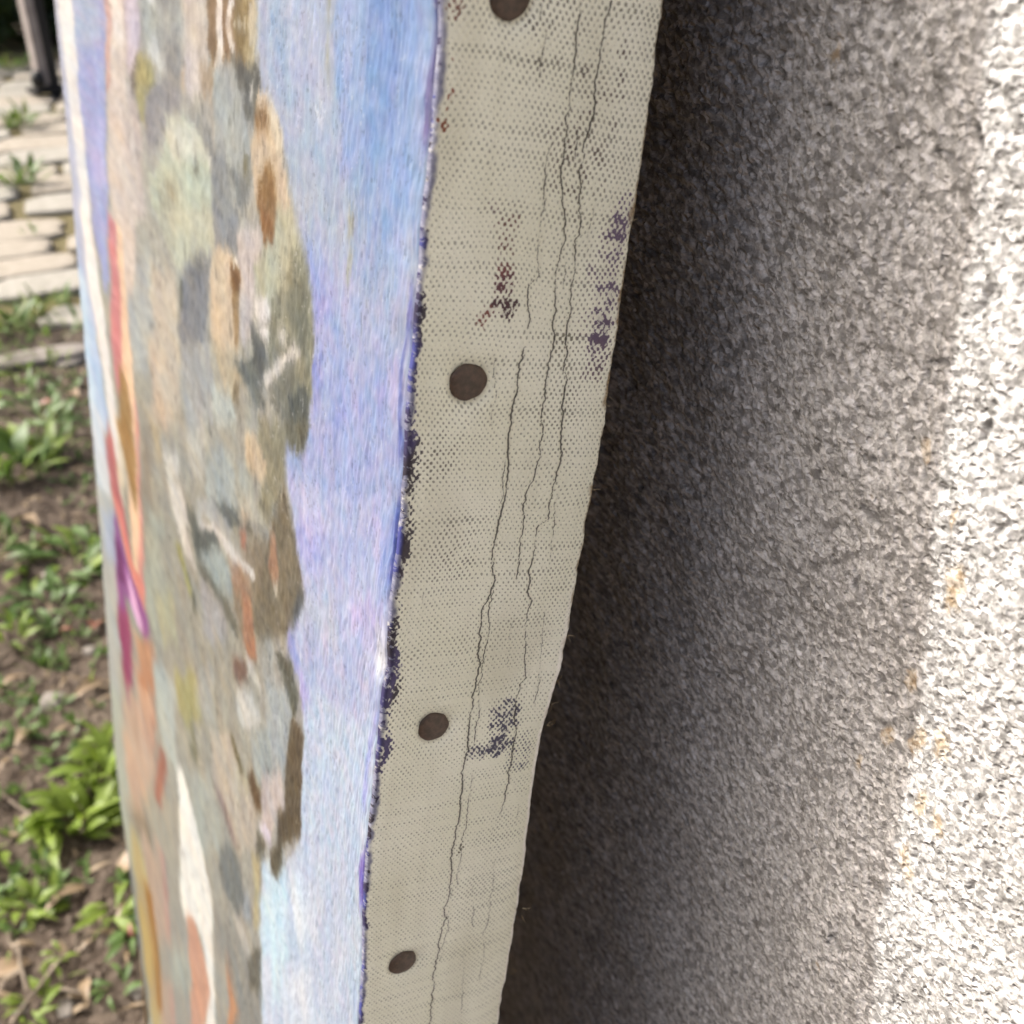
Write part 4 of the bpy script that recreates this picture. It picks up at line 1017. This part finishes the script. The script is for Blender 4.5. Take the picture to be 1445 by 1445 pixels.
def rosette(name, x, y, n, L, label, meshes, cat='weed', group='weeds on the soil', elev=(15, 75), spread=.02, part='leaf'):
    z = gzz(x, y) if y < 2.6 else .015
    root_ = empty(name, (x, y, z), label, cat, group)
    for i in range(n):
        o = bpy.data.objects.new(part, random.choice(meshes)); COL.objects.link(o); o.parent = root_
        l = L * random.uniform(.6, 1.15); o.scale = (l, l, l)
        az = 2 * math.pi * (i * .382 + random.uniform(-.08, .08)); rad = spread * math.sqrt(random.random())
        o.location = (rad * math.cos(az + .5), rad * math.sin(az + .5), random.uniform(0, .006))
        o.rotation_euler = (math.radians(random.uniform(*elev)), random.uniform(-.4, .4), az)
    return root_
P = G['plant']
rosette('weed', *P[0], 66, .052, 'largest bright green weed clump close to the painting edge, near the bottom left', GREEN, spread=.035)
rosette('weed', P[1][0], P[1][1], 26, .042, 'bright green weed touching the painting edge just above the largest clump', GREEN, spread=.02)
rosette('weed', P[0][0] + .03, P[0][1] + .045, 30, .046, 'bright weed between the largest clump and the painting', GREEN, spread=.02)
rosette('weed', *P[2], 46, .060, 'low green weed mat beside the middle of the painting edge', DULL + GREEN, spread=.06, elev=(5, 60))
rosette('weed', P[3][0], P[3][1], 24, .05, 'dull green weed left of the mat in the middle', DULL, spread=.04, elev=(5, 60))
rosette('weed', *P[4], 40, .075, 'tall green weed at the left picture edge above the curled brown leaf', GREEN + DULL, spread=.06, elev=(30, 85))
rosette('weed', *P[5], 26, .032, 'small yellow green weed at the left edge below the largest clump', GREEN, spread=.02, elev=(10, 60))
rosette('weed', *P[6], 12, .036, 'broad leaved weed against the lower painting edge', GREEN, spread=.012, elev=(5, 50))
rosette('weed', P[7][0] + .03, P[7][1] - .0, 9, .03, 'dark low weed below the broad leaved one at the painting edge', DULL, spread=.01, elev=(5, 45))
rosette('weed', *P[8], 14, .028, 'tiny weed at the bottom left corner', GREEN, spread=.016, elev=(10, 60))
rosette('weed', *P[9], 10, .022, 'dark tiny weed in the shade at the bottom beside the painting', DULL, spread=.012, elev=(5, 45))
rosette('weed', *P[10], 14, .04, 'green weed cut by the left edge over the bare soil', GREEN, spread=.02)
rosette('weed', *P[11], 26, .06, 'sparse weed among dead leaves below the paving', DULL, spread=.09, elev=(10, 60))
rosette('weed', P[12][0], P[12][1], 8, .03, 'few green leaves left of the largest clump', GREEN, spread=.015, elev=(5, 60))
rosette('weed', P[13][0], P[13][1], 5, .02, 'three leafed sprout on the dark soil at the bottom', GREEN, spread=.01, elev=(5, 50))
for i, (x, y, n, L) in enumerate(((-.10, 1.98, 26, .05), (-.03, 2.10, 26, .05), (-.13, 2.2, 24, .05), (.02, 2.26, 20, .045), (-.06, 1.72, 22, .05), (-.17, 1.42, 30, .045), (-.13, 1.06, 16, .03), (-.19, .66, 12, .03))):
    rosette('grass_tuft', x, y, n, L, ('low grass tuft at the left edge under the paving', 'low grass tuft beside the painting edge under the paving', 'grass tuft left of the pink slab end', 'grass between the grey stones by the painting', 'mixed tuft among dead leaves in the middle of the soil', 'wide grass tuft left of the weed mat', 'thin grass on bare soil below the weed mat', 'thin grass in the bottom left corner')[i],
            BLADE + DULL[:2] + GREEN[:1], 'grass tuft', 'grass tufts on the soil', (8, 75), .07, 'blade')
T_ = G['grasstuft']
names = ['dark green tuft in the paving joint', 'green tuft lower in the paving joint', 'short green tuft beside the lower joint tuft', 'yellow green tuft at the foot of the bushes', 'yellow tuft next to the pale board',
         'thin grass line under the black post', 'grass tuft at the lower left end of the paving', 'yellow grass tuft between the last paving stones', 'grass tuft at the left edge below the paving', 'dry tuft in the joint between pale stones']
for i, (x, y) in enumerate(T_):
    big = (34, 26, 14, 26, 12, 12, 30, 24, 26, 12)[i]; L = (.10, .09, .06, .10, .11, .05, .07, .06, .07, .04)[i]
    rosette('grass_tuft', x, y, big, L, names[i], BLADE + DULL[:2], 'grass tuft', 'grass tufts around the paving', (30, 85), (.05, .045, .04, .06, .03, .05, .05, .04, .05, .03)[i], 'blade')

def litter(name, x, y, L, w, mat, az, label, cat, group, lift=.006, seed=0, curl=.5):
    me = leaf_mesh(name, L, w, curl, mat, 8, L * .06, .5, seed)
    o = bpy.data.objects.new(name, me); COL.objects.link(o)
    o.location = (x - L / 2 * -math.sin(az), y - L / 2 * math.cos(az), gzz(x, y) + lift); o.rotation_euler = (random.uniform(-.12, .12), random.uniform(-.3, .3), az)
    return tag(o, label, cat, group)
D = G['dryleaf']
dl = [('long curled brown leaf left of the middle weed mat', .075, .012, DRY, .5), ('pale tan leaf lying on bare soil beside the painting edge', .055, .010, DRY, -1.0), ('pale beige chip of leaf on the soil above the largest weed', .042, .012, DRY, -.8),
      ('jagged tan leaf below the largest weed', .06, .009, DRY, -1.2), ('thick orange brown leaf at the lower left edge', .055, .012, DRY, -1.1), ('orange red leaf above the middle weed mat', .035, .010, REDLEAF, -.9),
      ('rusty leaf beside the painting edge under the weed mat', .035, .012, REDLEAF, -.3), ('small pink red leaf on bare soil', .022, .008, REDLEAF, 1.2), ('red leaf among the weeds below the paving', .045, .012, REDLEAF, 1.4),
      ('pale round leaf among the weeds below the paving', .045, .014, DRY, .3), ('tan leaf next to the tall left weed', .05, .014, DRY, .1), ('straw coloured leaf at the left edge on bare soil', .04, .008, DRY, -.9),
      ('white dry stalk piece at the bottom edge', .035, .006, DRY, .1), ('pink beige leaf by the painting edge below the largest weed', .04, .014, DRY, 1.3), ('small reddish leaf beside the lower dark weed', .02, .008, REDLEAF, .5)]
for i, (lb, L, w, m, az) in enumerate(dl):
    litter('dry_leaf', *D[i], L, w, m, az, lb, 'dry leaf', 'dry leaves on the soil', .008, i)
tw = [('long straw stalk crossing the bare soil at the left edge', .20, -.95), ('second straw stalk lying higher on the bare soil', .16, -1.0), ('grey stalk left of the largest weed', .10, .55), ('long thin bent twig across the bottom soil', .17, -.9), ('brown upright stalk at the bottom left', .09, .15), ('short pale stick at the bottom left corner', .05, 1.0)]
for i, (lb, L, az) in enumerate(tw):
    x, y = G['twig'][i][:2]; bm = bmesh.new(); pts = []
    for k in range(7):
        s = (k / 6 - .5) * L; px_ = x - math.sin(az) * s + random.uniform(-.003, .003); py_ = y + math.cos(az) * s + random.uniform(-.003, .003)
        pts.append((px_, py_, gzz(px_, py_) + .007 + .004 * math.sin(k)))
    tube(bm, pts, .0018, .0011, 6)
    tag(bm_obj('twig', bm, TWIG, None, True), lb, 'twig', 'dry stalks on the soil')
sl_ = [('grey stone at the edge of the soil just below the paving, by the painting', .13, .11), ('pink stone slab end at the left where the paving stops', .20, .07), ('small grey stone between soil and paving', .07, .06), ('white pebble beside the painting edge on bare soil', .018, .014), ('pale flat pebble on bare soil', .03, .025),
       ('pebble in the bottom left corner', .014, .012), ('grey pebble at the bottom beside the painting', .018, .012), ('small white pebble on the bottom soil', .014, .02), ('beige pebble under the weed mat', .02, .02)]
for i, (lb, w, d) in enumerate(sl_):
    x, y = G['stone'][i]; b = stone_mesh(w, d, min(w, d) * (.55 if w < .05 else .2), .07)
    o = bm_obj('stone', b, STONE if i else STONE3, None, True); o.location = (x, y, gzz(x, y) - .002); o.rotation_euler = (0, 0, random.uniform(-1, 1))
    tag(o, lb, 'stone', 'loose stones on the soil')
# countless crumbs, sprouts and shreds on the soil
def scatter(name, n, maker, mat, label, cat, box=(-.42, .06, .48, 2.45)):
    bm = bmesh.new()
    for i in range(n):
        x = random.uniform(box[0], box[1]); y = box[2] + (box[3] - box[2]) * random.random() ** 1.5
        maker(bm, x, y, gzz(x, y))
    o = bm_obj(name, bm, mat); return tag(o, label, cat, None, 'stuff')
def crumb(bm, x, y, z):
    r = random.uniform(.0015, .006); vs = [bm.verts.new((x + r * math.cos(a) * random.uniform(.6, 1.2), y + r * math.sin(a) * random.uniform(.6, 1.2), z)) for a in (0, 1.26, 2.5, 3.8, 5)]
    t = bm.verts.new((x, y, z + r * random.uniform(.5, 1.1)))
    for k in range(5): bm.faces.new((vs[k], vs[(k + 1) % 5], t))
def shred(bm, x, y, z):
    L = random.uniform(.006, .03); w = random.uniform(.0008, .004); a = random.uniform(0, 6.3); c, s = math.cos(a), math.sin(a); h = random.uniform(.001, .006)
    pts = [(-w, 0, 0), (w, 0, .001), (w * .8, L * .5, h), (-w * .8, L * .5, h)], [(0, L, random.uniform(0, .006))]
    v = [bm.verts.new((x + p[0] * c - p[1] * s, y + p[0] * s + p[1] * c, z + .003 + p[2])) for p in pts[0] + pts[1]]
    bm.faces.new(v[:4]); bm.faces.new((v[3], v[2], v[4]))
def sprout(bm, x, y, z):
    if pn(np.array(x / .22), np.array(y / .22), 91) < -.05: return
    for k in range(random.randint(2, 5)):
        L = random.uniform(.008, .026); w = L * random.uniform(.12, .24); a = random.uniform(0, 6.3); c, s = math.cos(a), math.sin(a); e = random.uniform(.2, 1.2)
        P_ = [(0, 0), (w, L * .5), (0, L), (-w, L * .5)]
        bm.faces.new([bm.verts.new((x + p[0] * c - p[1] * s * math.cos(e), y + p[0] * s + p[1] * c * math.cos(e), z + .002 + p[1] * math.sin(e))) for p in P_])
scatter('soil_crumbs', 5200, crumb, simple('soil_crumb', (.07, .055, .04), (.14, .11, .085), 60, .95), 'loose crumbs of brown soil scattered over the ground', 'soil')
scatter('leaf_shreds', 800, shred, DRY, 'shredded straw and dead leaf bits over the soil', 'leaf litter')
scatter('ground_cover', 1900, sprout, LEAF2, 'tiny green sprouts spread thinly over the soil', 'ground cover')


# ---------------------------------------------------------------- hedge beyond the path, post
def bush(x, y, rx, ry, h, label, seed, n=3600):
    r = np.random.default_rng(seed)
    b = empty('bush', (x, y, 0), label, 'bush', 'bushes beyond the paving')
    ph = r.uniform(0, 2 * np.pi, n); ct = r.uniform(-.95, 1, n); rad = r.uniform(.55, 1, n) ** .5
    st_ = np.maximum(np.sqrt(1 - ct ** 2), np.where(ct < 0, .85, 0)); lump = 1 + .18 * np.sin(3 * ph + seed) + .14 * np.sin(5 * ct * 3 + 2 * ph)
    c = np.stack([rx * st_ * np.cos(ph) * rad * lump, ry * st_ * np.sin(ph) * rad * lump, np.maximum(r.uniform(.01, .12, n), h * (.48 + .52 * ct * rad * lump))], -1)
    a = r.normal(size=(n, 3)); a /= np.linalg.norm(a, axis=1)[:, None]; bb = np.cross(a, r.normal(size=(n, 3))); bb /= np.linalg.norm(bb, axis=1)[:, None]
    s = r.uniform(.04, .085, (n, 1))
    V = np.stack([c - a * s, c + bb * s * .45, c + a * s, c - bb * s * .45], 1).reshape(-1, 3)
    me = bpy.data.meshes.new('foliage'); me.from_pydata(V.tolist(), [], np.arange(4 * n).reshape(n, 4).tolist()); me.materials.append(HEDGE)
    o = bpy.data.objects.new('foliage', me); COL.objects.link(o); o.parent = b; o['kind'] = 'stuff'
    for i in range(3):
        bm = bmesh.new(); an = r.uniform(0, 6.3)
        tube(bm, [(0, 0, 0), (.08 * math.cos(an), .08 * math.sin(an), h * .3), (.25 * rx * math.cos(an), .25 * ry * math.sin(an), h * .7)], .03, .01, 6)
        bm_obj('stem', bm, BARK, b, True)
    return b
bush(.12, 6.95, .55, .5, 1.5, 'dark green bush behind the paving at the upper left corner', 11)
bush(.75, 7.15, .6, .5, 1.3, 'dark bush just left of the painting top, behind the black post', 12)
bush(-.75, 7.1, .6, .5, 1.6, 'leftmost dark bush beyond the paving', 13)
bush(1.6, 7.3, .7, .55, 1.5, 'dark bush hidden mostly behind the painting', 14)
bush(-1.9, 7.2, .7, .55, 1.7, 'far left dark bush outside the paving edge', 15)
px, py = G['post'][0]
pr = empty('post', (px, py, 0), 'slim black upright post with a pale board beside it, standing on the paving', 'post')
def wbox(name, p0, p1, mat, parent, bev=.004):
    bm = bmesh.new(); bmesh.ops.create_cube(bm, size=1)
    for v in bm.verts: v.co = Vector([(p0[i] + p1[i]) / 2 + v.co[i] * (p1[i] - p0[i]) for i in range(3)])
    bmesh.ops.bevel(bm, geom=bm.edges[:], offset=bev, segments=2, affect='EDGES')
    return bm_obj(name, bm, mat, parent)
pr.rotation_euler = (0, 0, .35)
wbox('steel_upright', (-.028, -.02, .0), (.014, .02, 1.3), BLACK, pr)
wbox('board', (-.072, -.022, .06), (-.030, .036, 1.3), PALE, pr)
wbox('foot', (-.11, -.05, .03), (.03, .05, .05), BLACK, pr)
bm = bmesh.new(); bmesh.ops.create_uvsphere(bm, u_segments=14, v_segments=8, radius=.03)
for v in bm.verts: v.co = Vector((v.co.x - .085, v.co.y - .03, v.co.z * 1.2 + .088))
bm_obj('knob', bm, BLACK, pr, True)
